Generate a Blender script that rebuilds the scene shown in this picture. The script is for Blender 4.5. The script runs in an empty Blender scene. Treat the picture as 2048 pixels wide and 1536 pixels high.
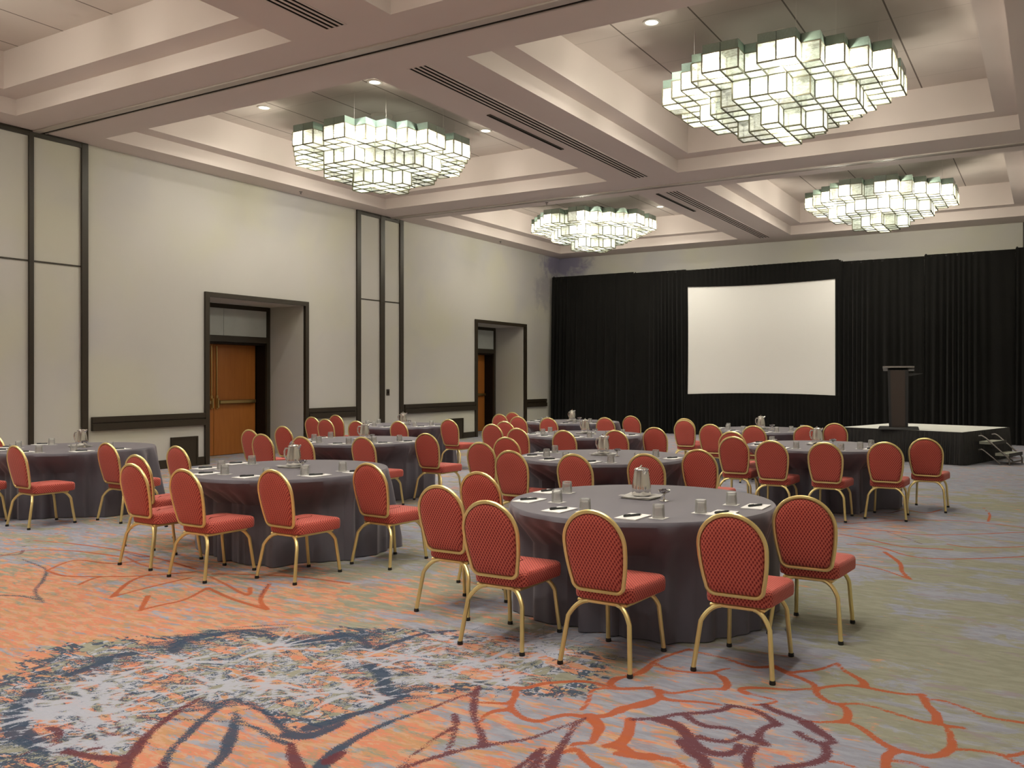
import bpy, bmesh, math, random
import numpy as np
from mathutils import Vector, Matrix
PI = math.pi
col = bpy.context.scene.collection
random.seed(7)

# ------------------------------------------------------------------ helpers
def link(o, parent=None):
    col.objects.link(o)
    if parent is not None: o.parent = parent
    return o
def tag(o, label=None, cat=None, group=None, kind=None):
    if label: o['label'] = label
    if cat: o['category'] = cat
    if group: o['group'] = group
    if kind: o['kind'] = kind
    return o
def thing(name, label, cat, loc=(0, 0, 0), rz=0, group=None):
    o = bpy.data.objects.new(name, None); o.empty_display_size = .1
    o.location = loc; o.rotation_euler = (0, 0, rz); link(o)
    return tag(o, label, cat, group)
def mk(bm, name, mats, smooth=False, recalc=True):
    if recalc: bmesh.ops.recalc_face_normals(bm, faces=bm.faces)
    me = bpy.data.meshes.new(name); bm.to_mesh(me); bm.free()
    for m in (mats if isinstance(mats, (list, tuple)) else [mats]): me.materials.append(m)
    if smooth:
        me.polygons.foreach_set('use_smooth', [True] * len(me.polygons))
        try: me.set_sharp_from_angle(angle=math.radians(38))
        except Exception: pass
    return me
def obj(name, bm, mats, parent=None, smooth=False, loc=None):
    o = bpy.data.objects.new(name, mk(bm, name, mats, smooth)); link(o, parent)
    if loc: o.location = loc
    return o
def inst(src, parent=None, loc=None, rz=None):
    o = src.copy(); col.objects.link(o); o.parent = parent
    if loc is not None: o.location = loc
    if rz is not None: o.rotation_euler = (0, 0, rz)
    return o
def copy_tree(o, parent=None):
    c = o.copy(); col.objects.link(c); c.parent = parent
    for ch in o.children: copy_tree(ch, c)
    return c
def box(bm, x0, x1, y0, y1, z0, z1, mi=0, M=None):
    vs = [bm.verts.new(Vector(p) if M is None else M @ Vector(p)) for p in
          ((x0,y0,z0),(x1,y0,z0),(x1,y1,z0),(x0,y1,z0),(x0,y0,z1),(x1,y0,z1),(x1,y1,z1),(x0,y1,z1))]
    for f in ((0,3,2,1),(4,5,6,7),(0,1,5,4),(1,2,6,5),(2,3,7,6),(3,0,4,7)):
        fc = bm.faces.new([vs[i] for i in f]); fc.material_index = mi
    return vs
def quad(bm, pts, mi=0):
    f = bm.faces.new([bm.verts.new(p) for p in pts]); f.material_index = mi; return f
def bev(bm, w, seg=2):
    bmesh.ops.bevel(bm, geom=list(bm.edges), offset=w, segments=seg, affect='EDGES', profile=.5)
def tube(bm, pts, r, seg=8, closed=False, mi=0, sx=1.0):
    pts = [Vector(p) for p in pts]; n = len(pts); rings = []
    up = None
    for i, p in enumerate(pts):
        a = pts[(i-1) % n] if (closed or i > 0) else p
        b = pts[(i+1) % n] if (closed or i < n-1) else p
        t = (b - a).normalized()
        if up is None:
            up = Vector((0,0,1)) if abs(t.z) < .9 else Vector((1,0,0))
        u = (up - t*up.dot(t)).normalized(); v = t.cross(u); up = u
        rr = r[i] if isinstance(r, (list, tuple)) else r
        rings.append([bm.verts.new(p + (u*math.cos(2*PI*k/seg)*sx + v*math.sin(2*PI*k/seg))*rr) for k in range(seg)])
    m = n if closed else n-1
    for i in range(m):
        A, B = rings[i], rings[(i+1) % n]
        for k in range(seg):
            f = bm.faces.new((A[k], A[(k+1) % seg], B[(k+1) % seg], B[k])); f.material_index = mi
    if not closed:
        for R_ in (rings[0][::-1], rings[-1]):
            f = bm.faces.new(R_); f.material_index = mi
def lathe(bm, prof, seg=24, mi=0, cx=0, cy=0):
    rings = []
    for r, z in prof:
        if r < 1e-5: rings.append([bm.verts.new((cx, cy, z))])
        else: rings.append([bm.verts.new((cx+r*math.cos(2*PI*k/seg), cy+r*math.sin(2*PI*k/seg), z)) for k in range(seg)])
    for A, B in zip(rings, rings[1:]):
        for k in range(seg):
            k2 = (k+1) % seg
            if len(A) == 1 and len(B) == 1: continue
            vs = [A[0], B[k2], B[k]] if len(A) == 1 else ([A[k], A[k2], B[0]] if len(B) == 1 else [A[k], A[k2], B[k2], B[k]])
            f = bm.faces.new(vs); f.material_index = mi

# ------------------------------------------------------------------ node helpers
class NT:
    def __init__(s, name):
        s.m = bpy.data.materials.new(name); s.m.use_nodes = True
        s.t = s.m.node_tree; s.n = s.t.nodes; s.l = s.t.links
        s.b = s.n['Principled BSDF']
    def add(s, typ, **kw):
        n = s.n.new(typ)
        for k, v in kw.items():
            if k == 'ins':
                for a, b in v.items():
                    if hasattr(b, 'is_output'): s.l.new(b, n.inputs[a])
                    else: n.inputs[a].default_value = b
            else: setattr(n, k, v)
        return n
    def math(s, op, a, b=None, c=None, clamp=False):
        n = s.n.new('ShaderNodeMath'); n.operation = op; n.use_clamp = clamp
        for i, v in enumerate((a, b, c)):
            if v is None: continue
            if hasattr(v, 'is_output'): s.l.new(v, n.inputs[i])
            else: n.inputs[i].default_value = v
        return n.outputs[0]
    def mix(s, f, a, b):
        n = s.n.new('ShaderNodeMix'); n.data_type = 'RGBA'
        for k, v in ((0, f), (6, a), (7, b)):
            if hasattr(v, 'is_output'): s.l.new(v, n.inputs[k])
            else: n.inputs[k].default_value = v if k == 0 else (*v, 1)
        return n.outputs[2]
    def noise(s, scale, detail=2, rough=.5, vec=None, dist=0.0, out=0):
        n = s.n.new('ShaderNodeTexNoise'); n.inputs['Scale'].default_value = scale
        n.inputs['Detail'].default_value = detail; n.inputs['Roughness'].default_value = rough
        n.inputs['Distortion'].default_value = dist
        if vec is not None: s.l.new(vec, n.inputs['Vector'])
        return n.outputs[out]
    def coord(s, which='Object', scale=(1,1,1), rot=(0,0,0), loc=(0,0,0)):
        c = s.n.new('ShaderNodeTexCoord'); mp = s.n.new('ShaderNodeMapping')
        mp.inputs['Scale'].default_value = scale; mp.inputs['Rotation'].default_value = rot; mp.inputs['Location'].default_value = loc
        s.l.new(c.outputs[which], mp.inputs['Vector']); return mp.outputs[0]
    def step(s, v, a, b):
        n = s.n.new('ShaderNodeMapRange'); n.interpolation_type = 'SMOOTHSTEP'
        n.inputs['From Min'].default_value = a; n.inputs['From Max'].default_value = b
        s.l.new(v, n.inputs['Value']); return n.outputs[0]
    def setc(s, c=None, rough=None, metal=None, spec=None):
        if c is not None:
            if hasattr(c, 'is_output'): s.l.new(c, s.b.inputs['Base Color'])
            else: s.b.inputs['Base Color'].default_value = (*c, 1)
        if rough is not None: s.b.inputs['Roughness'].default_value = rough
        if metal is not None: s.b.inputs['Metallic'].default_value = metal
        if spec is not None: s.b.inputs['Specular IOR Level'].default_value = spec
        return s
    def bump(s, h, strength=.2, dist=.01):
        n = s.n.new('ShaderNodeBump'); n.inputs['Strength'].default_value = strength; n.inputs['Distance'].default_value = dist
        s.l.new(h, n.inputs['Height']); s.l.new(n.outputs[0], s.b.inputs['Normal'])
def plain(name, c, rough=.5, metal=0, spec=.5, var=.08, scale=6):
    t = NT(name); n = t.noise(scale, 3, .5, t.coord())
    k = t.mix(n, tuple(x*(1-var) for x in c), tuple(min(1, x*(1+var)) for x in c))
    return t.setc(k, rough, metal, spec).m

# ------------------------------------------------------------------ materials
def wall_material():
    t = NT('wall_watercolour')
    v = t.coord('Object')
    n1 = t.noise(.55, 3, .5, v, .3); n2 = t.noise(.42, 3, .55, t.coord('Object', loc=(7, 3, 1)), .4)
    n3 = t.noise(.9, 4, .6, t.coord('Object', loc=(3, 9, 5)), .5)
    fine = t.noise(30, 2, .6, t.coord('Object', scale=(1, 1, .12)))
    base = t.mix(t.step(n1, .42, .68), (.53, .507, .47), (.54, .52, .43))
    base = t.mix(t.math('MULTIPLY', t.step(n2, .5, .75), .6), base, (.44, .43, .46))
    base = t.mix(t.math('MULTIPLY', t.step(n3, .55, .8), .35), base, (.57, .54, .50))
    base = t.mix(t.math('MULTIPLY', fine, .10), base, (.46, .44, .40))
    # violet cloud of the wallpaper in the far left corner
    geo = t.add('ShaderNodeNewGeometry')
    d = t.add('ShaderNodeVectorMath', operation='SUBTRACT', ins={0: geo.outputs['Position'], 1: (0.25, 23.55, 5.28)})
    sc = t.add('ShaderNodeVectorMath', operation='MULTIPLY', ins={0: d.outputs[0], 1: (1.0, 1.0, 2.1)})
    ln = t.add('ShaderNodeVectorMath', operation='LENGTH', ins={0: sc.outputs[0]})
    w = t.noise(3.2, 4, .6, v, .6)
    blob = t.step(t.math('ADD', ln.outputs['Value'], t.math('MULTIPLY', w, 1.6)), 2.0, 1.2)
    base = t.mix(t.math('MULTIPLY', blob, .85), base, (.20, .185, .29))
    d2 = t.add('ShaderNodeVectorMath', operation='SUBTRACT', ins={0: geo.outputs['Position'], 1: (0.0, 22.9, 4.35)})
    ln2 = t.add('ShaderNodeVectorMath', operation='LENGTH', ins={0: d2.outputs[0]})
    blob2 = t.step(t.math('ADD', ln2.outputs['Value'], t.math('MULTIPLY', w, 1.4)), 1.6, .95)
    base = t.mix(t.math('MULTIPLY', blob2, .45), base, (.22, .20, .27))
    t.setc(base, .85, 0, .2); t.bump(fine, .06, .004)
    return t.m
M_wall = wall_material()
M_brown = plain('dark_bronze_trim', (.030, .022, .013), .42, 0, .4)
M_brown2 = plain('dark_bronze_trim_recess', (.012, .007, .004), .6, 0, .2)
def ceiling_material():
    t = NT('ceiling_paint'); n = t.noise(.7, 3, .5, t.coord())
    c = t.mix(n, (.68, .60, .565), (.75, .665, .62))
    t.setc(c, .8, 0, .25); t.bump(t.noise(220, 2, .6, t.coord()), .08, .003); return t.m
M_ceil = ceiling_material()
def ceiltop_material():
    t = NT('coffer_top_panels'); v = t.coord('Object')
    sx = t.add('ShaderNodeSeparateXYZ'); t.l.new(v, sx.inputs[0])
    def line(c, period, off, w):
        a = t.math('ABSOLUTE', t.math('SUBTRACT', t.math('FRACT', t.math('DIVIDE', t.math('SUBTRACT', c, off), period)), .5))
        return t.math('GREATER_THAN', a, .5 - w/period)
    lx = line(sx.outputs[0], 1.075, 8.83 + 0, .011); ly = line(sx.outputs[1], 1.22, 10.3, .004)
    n = t.noise(.8, 3, .5, v)
    c = t.mix(n, (.60, .53, .48), (.68, .60, .55))
    c = t.mix(t.math('MULTIPLY', ly, .5), c, (.25, .2, .17)); c = t.mix(t.math('MULTIPLY', lx, .85), c, (.10, .07, .055))
    t.setc(c, .7, 0, .3); return t.m
M_ctop = ceiltop_material()
M_track = plain('track_aluminium', (.52, .47, .42), .45, .3)
M_slot = plain('vent_dark_gap', (.012, .009, .007), .8, 0, .1)
M_black = plain('black_plastic', (.012, .012, .012), .5)

def fabric_material():
    t = NT('red_diamond_fabric')
    c = t.n.new('ShaderNodeTexCoord'); s = t.add('ShaderNodeSeparateXYZ'); t.l.new(c.outputs['Object'], s.inputs[0])
    s2 = t.add('ShaderNodeSeparateXYZ'); t.l.new(c.outputs['Normal'], s2.inputs[0])
    side = t.math('GREATER_THAN', t.math('ABSOLUTE', s2.outputs[0]), .72)
    yz = t.math('ADD', s.outputs[1], s.outputs[2])
    mm = t.n.new('ShaderNodeMix'); t.l.new(side, mm.inputs[0]); t.l.new(s.outputs[0], mm.inputs[2]); t.l.new(s.outputs[1], mm.inputs[3])
    mb = t.n.new('ShaderNodeMix'); t.l.new(side, mb.inputs[0]); t.l.new(yz, mb.inputs[2]); t.l.new(s.outputs[2], mb.inputs[3])
    a, b = mm.outputs[0], mb.outputs[0]
    k = 2*PI/.021
    sa = t.math('SINE', t.math('MULTIPLY', a, k)); sb = t.math('COSINE', t.math('MULTIPLY', b, k*.82))
    p = t.math('ADD', t.math('MULTIPLY', sa, sb), 0.0)
    f = t.step(p, .05, .45)
    f2 = t.step(p, -.05, -.55)
    colr = t.mix(f, (.60, .118, .088), (.24, .026, .027))
    colr = t.mix(t.math('MULTIPLY', f2, .45), colr, (.70, .20, .135))
    t.setc(colr, .72, 0, .3)
    t.b.inputs['Sheen Weight'].default_value = .18; t.b.inputs['Sheen Roughness'].default_value = .4
    t.bump(p, .12, .002); return t.m
M_fab = fabric_material()
def gold_material():
    t = NT('brushed_gold'); n = t.noise(14, 3, .5, t.coord())
    t.setc(t.mix(n, (.84, .66, .27), (.93, .77, .37)), .36, .85); return t.m
M_gold = gold_material()
def cloth_material():
    t = NT('charcoal_mauve_linen'); n = t.noise(3.5, 3, .55, t.coord()); f = t.noise(320, 1, .5, t.coord())
    t.setc(t.mix(n, (.112, .106, .130), (.136, .128, .152)), .62, 0, .35)
    t.b.inputs['Sheen Weight'].default_value = .35; t.b.inputs['Sheen Roughness'].default_value = .45
    t.b.inputs['Sheen Tint'].default_value = (.8, .72, .74, 1)
    t.bump(f, .12, .001); return t.m
M_cloth = cloth_material()
def drape_material():
    t = NT('black_velour'); n = t.noise(2.0, 3, .5, t.coord())
    t.setc(t.mix(n, (.0055, .0052, .0048), (.0095, .0090, .0080)), .85, 0, .12)
    t.b.inputs['Sheen Weight'].default_value = .06; t.b.inputs['Sheen Roughness'].default_value = .5
    return t.m
M_drape = drape_material()
M_skirt = plain('black_pleated_satin', (.012, .011, .011), .45, 0, .45)
M_screen = plain('screen_white', (.90, .885, .85), .85, 0, .1, var=.015, scale=.7)
def wood_material():
    t = NT('reddish_door_wood'); v = t.coord('Object', scale=(2, 6, .35)); n = t.noise(3.5, 5, .6, v, 1.2)
    t.setc(t.mix(n, (.27, .085, .014), (.42, .15, .03)), .4, 0, .4); return t.m
M_wood = wood_material()
M_brass = plain('brass', (.62, .47, .20), .28, 1.0)
M_opal = plain('transom_panel_grey', (.50, .53, .50), .35, 0, .5)
M_steel = plain('polished_steel', (.86, .84, .80), .14, 1.0, var=.03)
M_white = plain('white_china', (.82, .80, .76), .25, 0, .5, var=.02)
M_paper = plain('white_paper', (.86, .84, .82), .7, 0, .3, var=.02)
M_doily = plain('white_paper_napkin', (.80, .77, .74), .8, 0, .2, var=.03)
M_pen = plain('black_pen', (.018, .02, .022), .3)
M_deck = plain('grey_stage_carpet', (.62, .62, .58), .9, 0, .1)
M_edge = plain('black_stage_edge', (.02, .018, .016), .5)
M_lect = plain('brown_lectern_panel', (.055, .038, .030), .45)
M_lect2 = plain('charcoal_lectern', (.025, .025, .026), .45)
M_tread = plain('stair_tread_grip', (.34, .34, .28), .8)
M_tubem = plain('dull_grey_steel_tube', (.20, .18, .17), .35, .8)
M_candy = plain('wrapped_mints', (.12, .10, .12), .25, .2, var=.8, scale=140)
def glass_material():
    t = NT('clear_glass'); t.setc((.95, .96, .95), .03)
    t.b.inputs['Transmission Weight'].default_value = 1.0; t.b.inputs['IOR'].default_value = 1.45
    tr = t.add('ShaderNodeBsdfTransparent'); tr.inputs[0].default_value = (.985, .985, .975, 1)
    gl = t.add('ShaderNodeBsdfGlossy'); gl.inputs['Roughness'].default_value = .04
    fr = t.add('ShaderNodeFresnel'); fr.inputs[0].default_value = 1.5
    n = t.noise(55, 2, .5, t.coord())
    k = t.math('ADD', t.math('MULTIPLY', fr.outputs[0], 1.0), t.math('MULTIPLY', t.step(n, .55, .62), .10), clamp=True)
    ms = t.add('ShaderNodeMixShader'); t.l.new(k, ms.inputs[0]); t.l.new(tr.outputs[0], ms.inputs[1]); t.l.new(gl.outputs[0], ms.inputs[2])
    df = t.add('ShaderNodeBsdfDiffuse'); df.inputs[0].default_value = (.85, .84, .80, 1)
    m2 = t.add('ShaderNodeMixShader'); m2.inputs[0].default_value = .26; t.l.new(ms.outputs[0], m2.inputs[1]); t.l.new(df.outputs[0], m2.inputs[2])
    t.l.new(m2.outputs[0], t.n['Material Output'].inputs[0]); return t.m
M_glass = glass_material()

PANE = 1.5
def pane_material():
    t = NT('lit_mottled_glass')
    oi = t.add('ShaderNodeObjectInfo'); c = t.n.new('ShaderNodeTexCoord')
    geo = t.add('ShaderNodeNewGeometry')
    ad = t.add('ShaderNodeVectorMath', operation='SCALE', ins={0: geo.outputs['Position']}); ad.inputs['Scale'].default_value = 1.0
    mp = t.add('ShaderNodeMapping'); mp.inputs['Scale'].default_value = (1, 1, 2.4); t.l.new(geo.outputs['Position'], mp.inputs['Vector'])
    n = t.noise(9, 4, .65, mp.outputs[0], 1.0); n2 = t.noise(28, 3, .6, mp.outputs[0], .5)
    ln = t.add('ShaderNodeVectorMath', operation='LENGTH', ins={0: c.outputs['Object']})
    hot = t.math('POWER', t.step(ln.outputs['Value'], .185, .105), 2.0)
    rnd = oi.outputs['Random']
    lit = t.step(rnd, .30, .55)
    base = t.math('ADD', .26, t.math('MULTIPLY', t.step(n, .30, .70), .36))
    base = t.math('ADD', base, t.math('MULTIPLY', t.math('SUBTRACT', n2, .5), .45))
    base = t.math('MULTIPLY', base, t.math('ADD', .78, t.math('MULTIPLY', lit, t.math('ADD', .5, t.math('MULTIPLY', rnd, .8)))))
    st = t.math('ADD', base, t.math('MULTIPLY', t.math('MULTIPLY', hot, lit), 2.2))
    r2 = t.math('FRACT', t.math('MULTIPLY', rnd, 7.31))
    ec = t.mix(t.step(r2, .2, .9), (1.0, .97, .83), (.93, 1.0, .80))
    t.setc((.22, .23, .19), .25, 0, .5)
    t.l.new(ec, t.b.inputs['Emission Color']); t.l.new(t.math('MULTIPLY', st, PANE), t.b.inputs['Emission Strength'])
    tr = t.add('ShaderNodeBsdfTransparent'); tr.inputs[0].default_value = (.97, .97, .90, 1)
    ms = t.add('ShaderNodeMixShader'); t.l.new(t.math('ADD', .46, t.math('MULTIPLY', t.step(n, .35, .7), .28)), ms.inputs[0])
    t.l.new(tr.outputs[0], ms.inputs[1]); t.l.new(t.b.outputs[0], ms.inputs[2]); t.l.new(ms.outputs[0], t.n['Material Output'].inputs[0])
    return t.m
M_pane = pane_material()
def band_material():
    t = NT('green_textured_glass'); n = t.noise(45, 4, .6, t.coord()); oi = t.add('ShaderNodeObjectInfo')
    c1 = t.mix(t.step(oi.outputs['Random'], .3, .9), (.20, .27, .22), (.26, .36, .33))
    t.setc(t.mix(n, (.15, .20, .16), c1), .22, 0, .6); t.bump(n, .3, .004)
    return t.m
M_band = band_material()
M_bar = plain('patinated_metal_bars', (.17, .16, .11), .45, .6)
def emis(name, c, s):
    t = NT(name); t.b.inputs['Emission Color'].default_value = (*c, 1); t.b.inputs['Emission Strength'].default_value = s
    t.setc((.8, .8, .75), .5); return t.m
M_lamp = emis('downlight_lens', (1, .95, .84), 3.0)
M_ring = plain('downlight_ring_white', (.7, .66, .6), .4)

# ------------------------------------------------------------------ camera frame helpers (photo pixel -> floor point)
F_, H_, YAW, X0, CH, PC = 1705.57, 756.22, math.radians(29.12), 13.849, 1.62, 1152.387
def floor_pt(u, v, z=0.0):
    u = np.asarray(u, float); v = np.asarray(v, float)
    d = F_*(z-CH)/(H_-v); r = (u-PC)/F_*d
    return X0 - math.sin(YAW)*d + math.cos(YAW)*r, math.cos(YAW)*d + math.sin(YAW)*r

# ------------------------------------------------------------------ carpet
def carpet():
    # coarse + fine grid axes
    xs = np.concatenate([np.arange(-1.6, 5.4, .2), np.arange(5.4, 14.02, .023), np.arange(14.1, 15.31, .2)]); xs[-1] = 15.2
    ys = np.concatenate([np.arange(-8, 1.6, .4), np.arange(1.6, 11.3, .023), np.arange(11.35, 24.05, .2)]); ys[-1] = 24.0
    X, Y = np.meshgrid(xs, ys); P = np.stack([X.ravel(), Y.ravel()], 1); N = len(P)
    R = np.full(N, 1.0); Mr = np.full(N, 1.0); Nv = np.full(N, 1.0); Lb = np.full(N, 1.0)   # distance minus half width
    KW = [1.0]
    def stroke(F, pts, w0, w1=None, mid=None):
        w0 = .004+w0*KW[0]; w1 = None if w1 is None else .004+w1*KW[0]
        pts = np.array(pts, float); w1 = w0 if w1 is None else w1
        # smooth the path
        if len(pts) > 2:
            t = np.arange(len(pts)); tt = np.linspace(0, len(pts)-1, (len(pts)-1)*4+1)
            def cr(a):
                out = []
                for q in tt:
                    i = min(int(q), len(a)-2); f = q-i
                    p0 = a[max(i-1, 0)]; p1 = a[i]; p2 = a[i+1]; p3 = a[min(i+2, len(a)-1)]
                    out.append(.5*((2*p1)+(-p0+p2)*f+(2*p0-5*p1+4*p2-p3)*f*f+(-p0+3*p1-3*p2+p3)*f**3))
                return np.array(out)
            pts = np.stack([cr(pts[:, 0]), cr(pts[:, 1])], 1)
        n = len(pts)-1
        ws = w0 + (w1-w0)*np.linspace(0, 1, n+1)
        mx = .12
        lo = pts.min(0)-mx-ws.max(); hi = pts.max(0)+mx+ws.max()
        sel = np.where((P[:, 0] > lo[0]) & (P[:, 0] < hi[0]) & (P[:, 1] > lo[1]) & (P[:, 1] < hi[1]))[0]
        if len(sel) == 0: return
        for i in range(n):
            a, b = pts[i], pts[i+1]
            lo = np.minimum(a, b)-mx-ws.max(); hi = np.maximum(a, b)+mx+ws.max()
            q = P[sel]; s2 = sel[(q[:, 0] > lo[0]) & (q[:, 0] < hi[0]) & (q[:, 1] > lo[1]) & (q[:, 1] < hi[1])]
            if len(s2) == 0: continue
            q = P[s2]; ab = b-a; L = max((ab**2).sum(), 1e-9)
            t = np.clip(((q-a)@ab)/L, 0, 1)
            dd = np.hypot(*(q-(a+t[:, None]*ab)).T) - (ws[i]+(ws[i+1]-ws[i])*t)
            F[s2] = np.minimum(F[s2], dd)
    def px(crop, pts):
        ox, oy, s = crop; a = np.array(pts, float)
        x, y = floor_pt(ox+a[:, 0]/s, oy+a[:, 1]/s); return np.stack([x, y], 1)
    A1 = (0, 1200, 3.0118); A2 = (620, 1200, 3.0118); A3 = (1240, 1250, 2.5347); L2 = (0, 768, 2.0); R2 = (1024, 768, 2.0)
    rust = [
     (A3, .016, .02, [(0,270),(60,250),(120,225),(175,185),(260,150),(350,122)]), (A3, .014, .026, [(350,122),(420,145),(520,165),(640,205),(700,215),(780,208)]),
     (A3, .03, .014, [(780,208),(850,240),(920,235),(1010,225),(1105,192)]), (A3, .012, .036, [(1105,192),(1130,225),(1180,255),(1230,285),(1240,312)]),
     (A3, .028, .022, [(780,208),(850,245),(930,275),(990,310),(1000,350),(1060,390),(1120,405)]), (A3, .02, .036, [(1120,405),(1150,430),(1155,470),(1130,490)]),
     (A3, .02, .012, [(1130,490),(1050,492),(960,490),(900,480)]), (A3, .02, .02, [(990,325),(1060,312),(1150,305),(1240,315),(1340,335),(1440,350),(1540,352)]),
     (A3, .026, .036, [(1530,360),(1560,410),(1600,450),(1610,490)]), (A3, .014, .02, [(1540,375),(1640,385),(1760,425),(1880,470),(2060,497)]),
     (A3, .015, .022, [(1110,400),(1220,400),(1320,425),(1430,460),(1530,490),(1620,505),(1740,522)]), (A3, .02, .034, [(1660,520),(1680,580),(1680,620),(1640,655)]),
     (A3, .03, .02, [(1640,655),(1560,668),(1480,650),(1400,635)]), (A3, .03, .03, [(1400,635),(1350,670),(1350,740)]),
     (A3, .02, .032, [(1150,490),(1220,520),(1280,565),(1340,605),(1400,635)]), (A3, .016, .02, [(1690,630),(1800,635),(1900,650),(1960,665),(2060,645)]),
     (A3, .014, .02, [(1930,655),(1990,690),(2060,720)]), (A3, .02, .02, [(170,190),(250,225),(360,240),(470,245),(520,265)]), (A3, .03, .03, [(520,265),(545,300),(530,325)]),
     (A3, .016, .022, [(530,325),(430,325),(350,335),(270,345),(190,330),(100,320),(-20,325)]), (A3, .022, .01, [(470,240),(520,225),(560,220)]),
     (A3, .03, .014, [(190,330),(215,370),(300,385),(400,390),(520,405)]), (A3, .03, .016, [(640,345),(610,330),(640,318),(740,320),(860,328),(980,322)]),
     (A3, .014, .016, [(640,345),(720,362),(790,385),(740,402),(680,405)]), (A3, .036, .03, [(-10,440),(60,410),(190,375)]), (A3, .034, .034, [(50,480),(40,560),(-10,620)]),
     (A3, .034, .02, [(-10,650),(100,670),(250,680),(330,725)]), (A3, .016, .016, [(1060,690),(1130,700),(1190,722)]), (A3, .016, .016, [(1380,685),(1480,700),(1560,725)]),
     (A2, .03, .018, [(1210,525),(1300,530),(1400,505),(1500,495),(1620,490),(1720,500),(1790,530),(1840,535)]),
     (A2, .034, .02, [(1850,470),(1810,500),(1840,530),(1940,535),(2060,525)]), (A2, .02, .02, [(1850,470),(1940,455),(2020,430),(2060,380)]),
     (A2, .024, .026, [(1245,530),(1230,590),(1210,640),(1250,690),(1310,720),(1390,730),(1470,705),(1560,690),(1650,705)]),
     (A2, .016, .026, [(1010,615),(1100,620),(1200,620),(1240,570)]), (A2, .03, .014, [(1190,660),(1110,670),(1050,700),(1015,750)]),
     (A2, .014, .02, [(1790,530),(1700,545),(1680,600),(1640,660)]), (A2, .05, .02, [(1680,700),(1740,760),(1720,820),(1700,860)]), (A2, .02, .02, [(1700,860),(1600,865),(1580,880)]),
     (A2, .03, .036, [(1740,700),(1810,690),(1880,650),(1980,640),(2060,615)]), (A2, .038, .026, [(1930,720),(1920,780),(1870,850),(1780,880)]),
     (A2, .03, .05, [(1780,880),(1870,880),(1940,930),(2060,945)]), (A2, .022, .03, [(1520,920),(1600,900),(1660,960),(1740,1015)]),
     # mid distance leaves, left
     (L2, .012, .02, [(560,908),(575,880),(592,848)]), (L2, .014, .014, [(560,905),(640,885),(740,862),(830,815)]), (L2, .014, .016, [(830,815),(930,860),(1068,902)]),
     (L2, .02, .012, [(1068,902),(1042,862),(1078,800)]), (L2, .02, .012, [(448,852),(520,790),(600,760)]), (L2, .012, .014, [(448,852),(600,812),(760,775)]),
     (L2, .012, .014, [(315,803),(400,772),(560,768),(780,752)]), (L2, .01, .016, [(185,745),(260,768),(400,770)]), (L2, .012, .012, [(190,745),(300,705),(450,718),(600,700)]),
     (L2, .012, .012, [(120,625),(300,640),(460,662),(640,700),(780,740)]), (L2, .016, .01, [(1000,815),(990,845),(900,800),(840,770)]), (L2, .012, .012, [(1395,798),(1200,772),(1000,762),(850,760)]),
     (L2, .010, .010, [(560,575),(400,590),(200,600),(110,605)]), (L2, .010, .014, [(0,690),(120,665),(300,668),(480,690)]), (L2, .01, .01, [(500,690),(560,720),(640,740)]),
     # mid distance, right
     (R2, .014, .014, [(1310,600),(1420,620),(1560,650),(1760,662)]), (R2, .012, .012, [(1340,640),(1460,650),(1600,690),(1780,700),(2060,690)]),
     (R2, .02, .012, [(1490,672),(1550,715),(1560,750),(1595,782)]), (R2, .014, .01, [(1310,718),(1400,725),(1490,745),(1580,778)]), (R2, .012, .012, [(1300,576),(1500,588),(1700,604),(2060,592)]),
     (R2, .012, .012, [(1330,560),(1560,545),(1800,548),(2060,575)]), (R2, .012, .012, [(1880,490),(1910,520),(1905,550)]), (R2, .012, .012, [(1560,500),(1660,515),(1740,498),(1820,506)]),
     (R2, .01, .01, [(1740,640),(1850,655),(2060,650)])]
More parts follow.
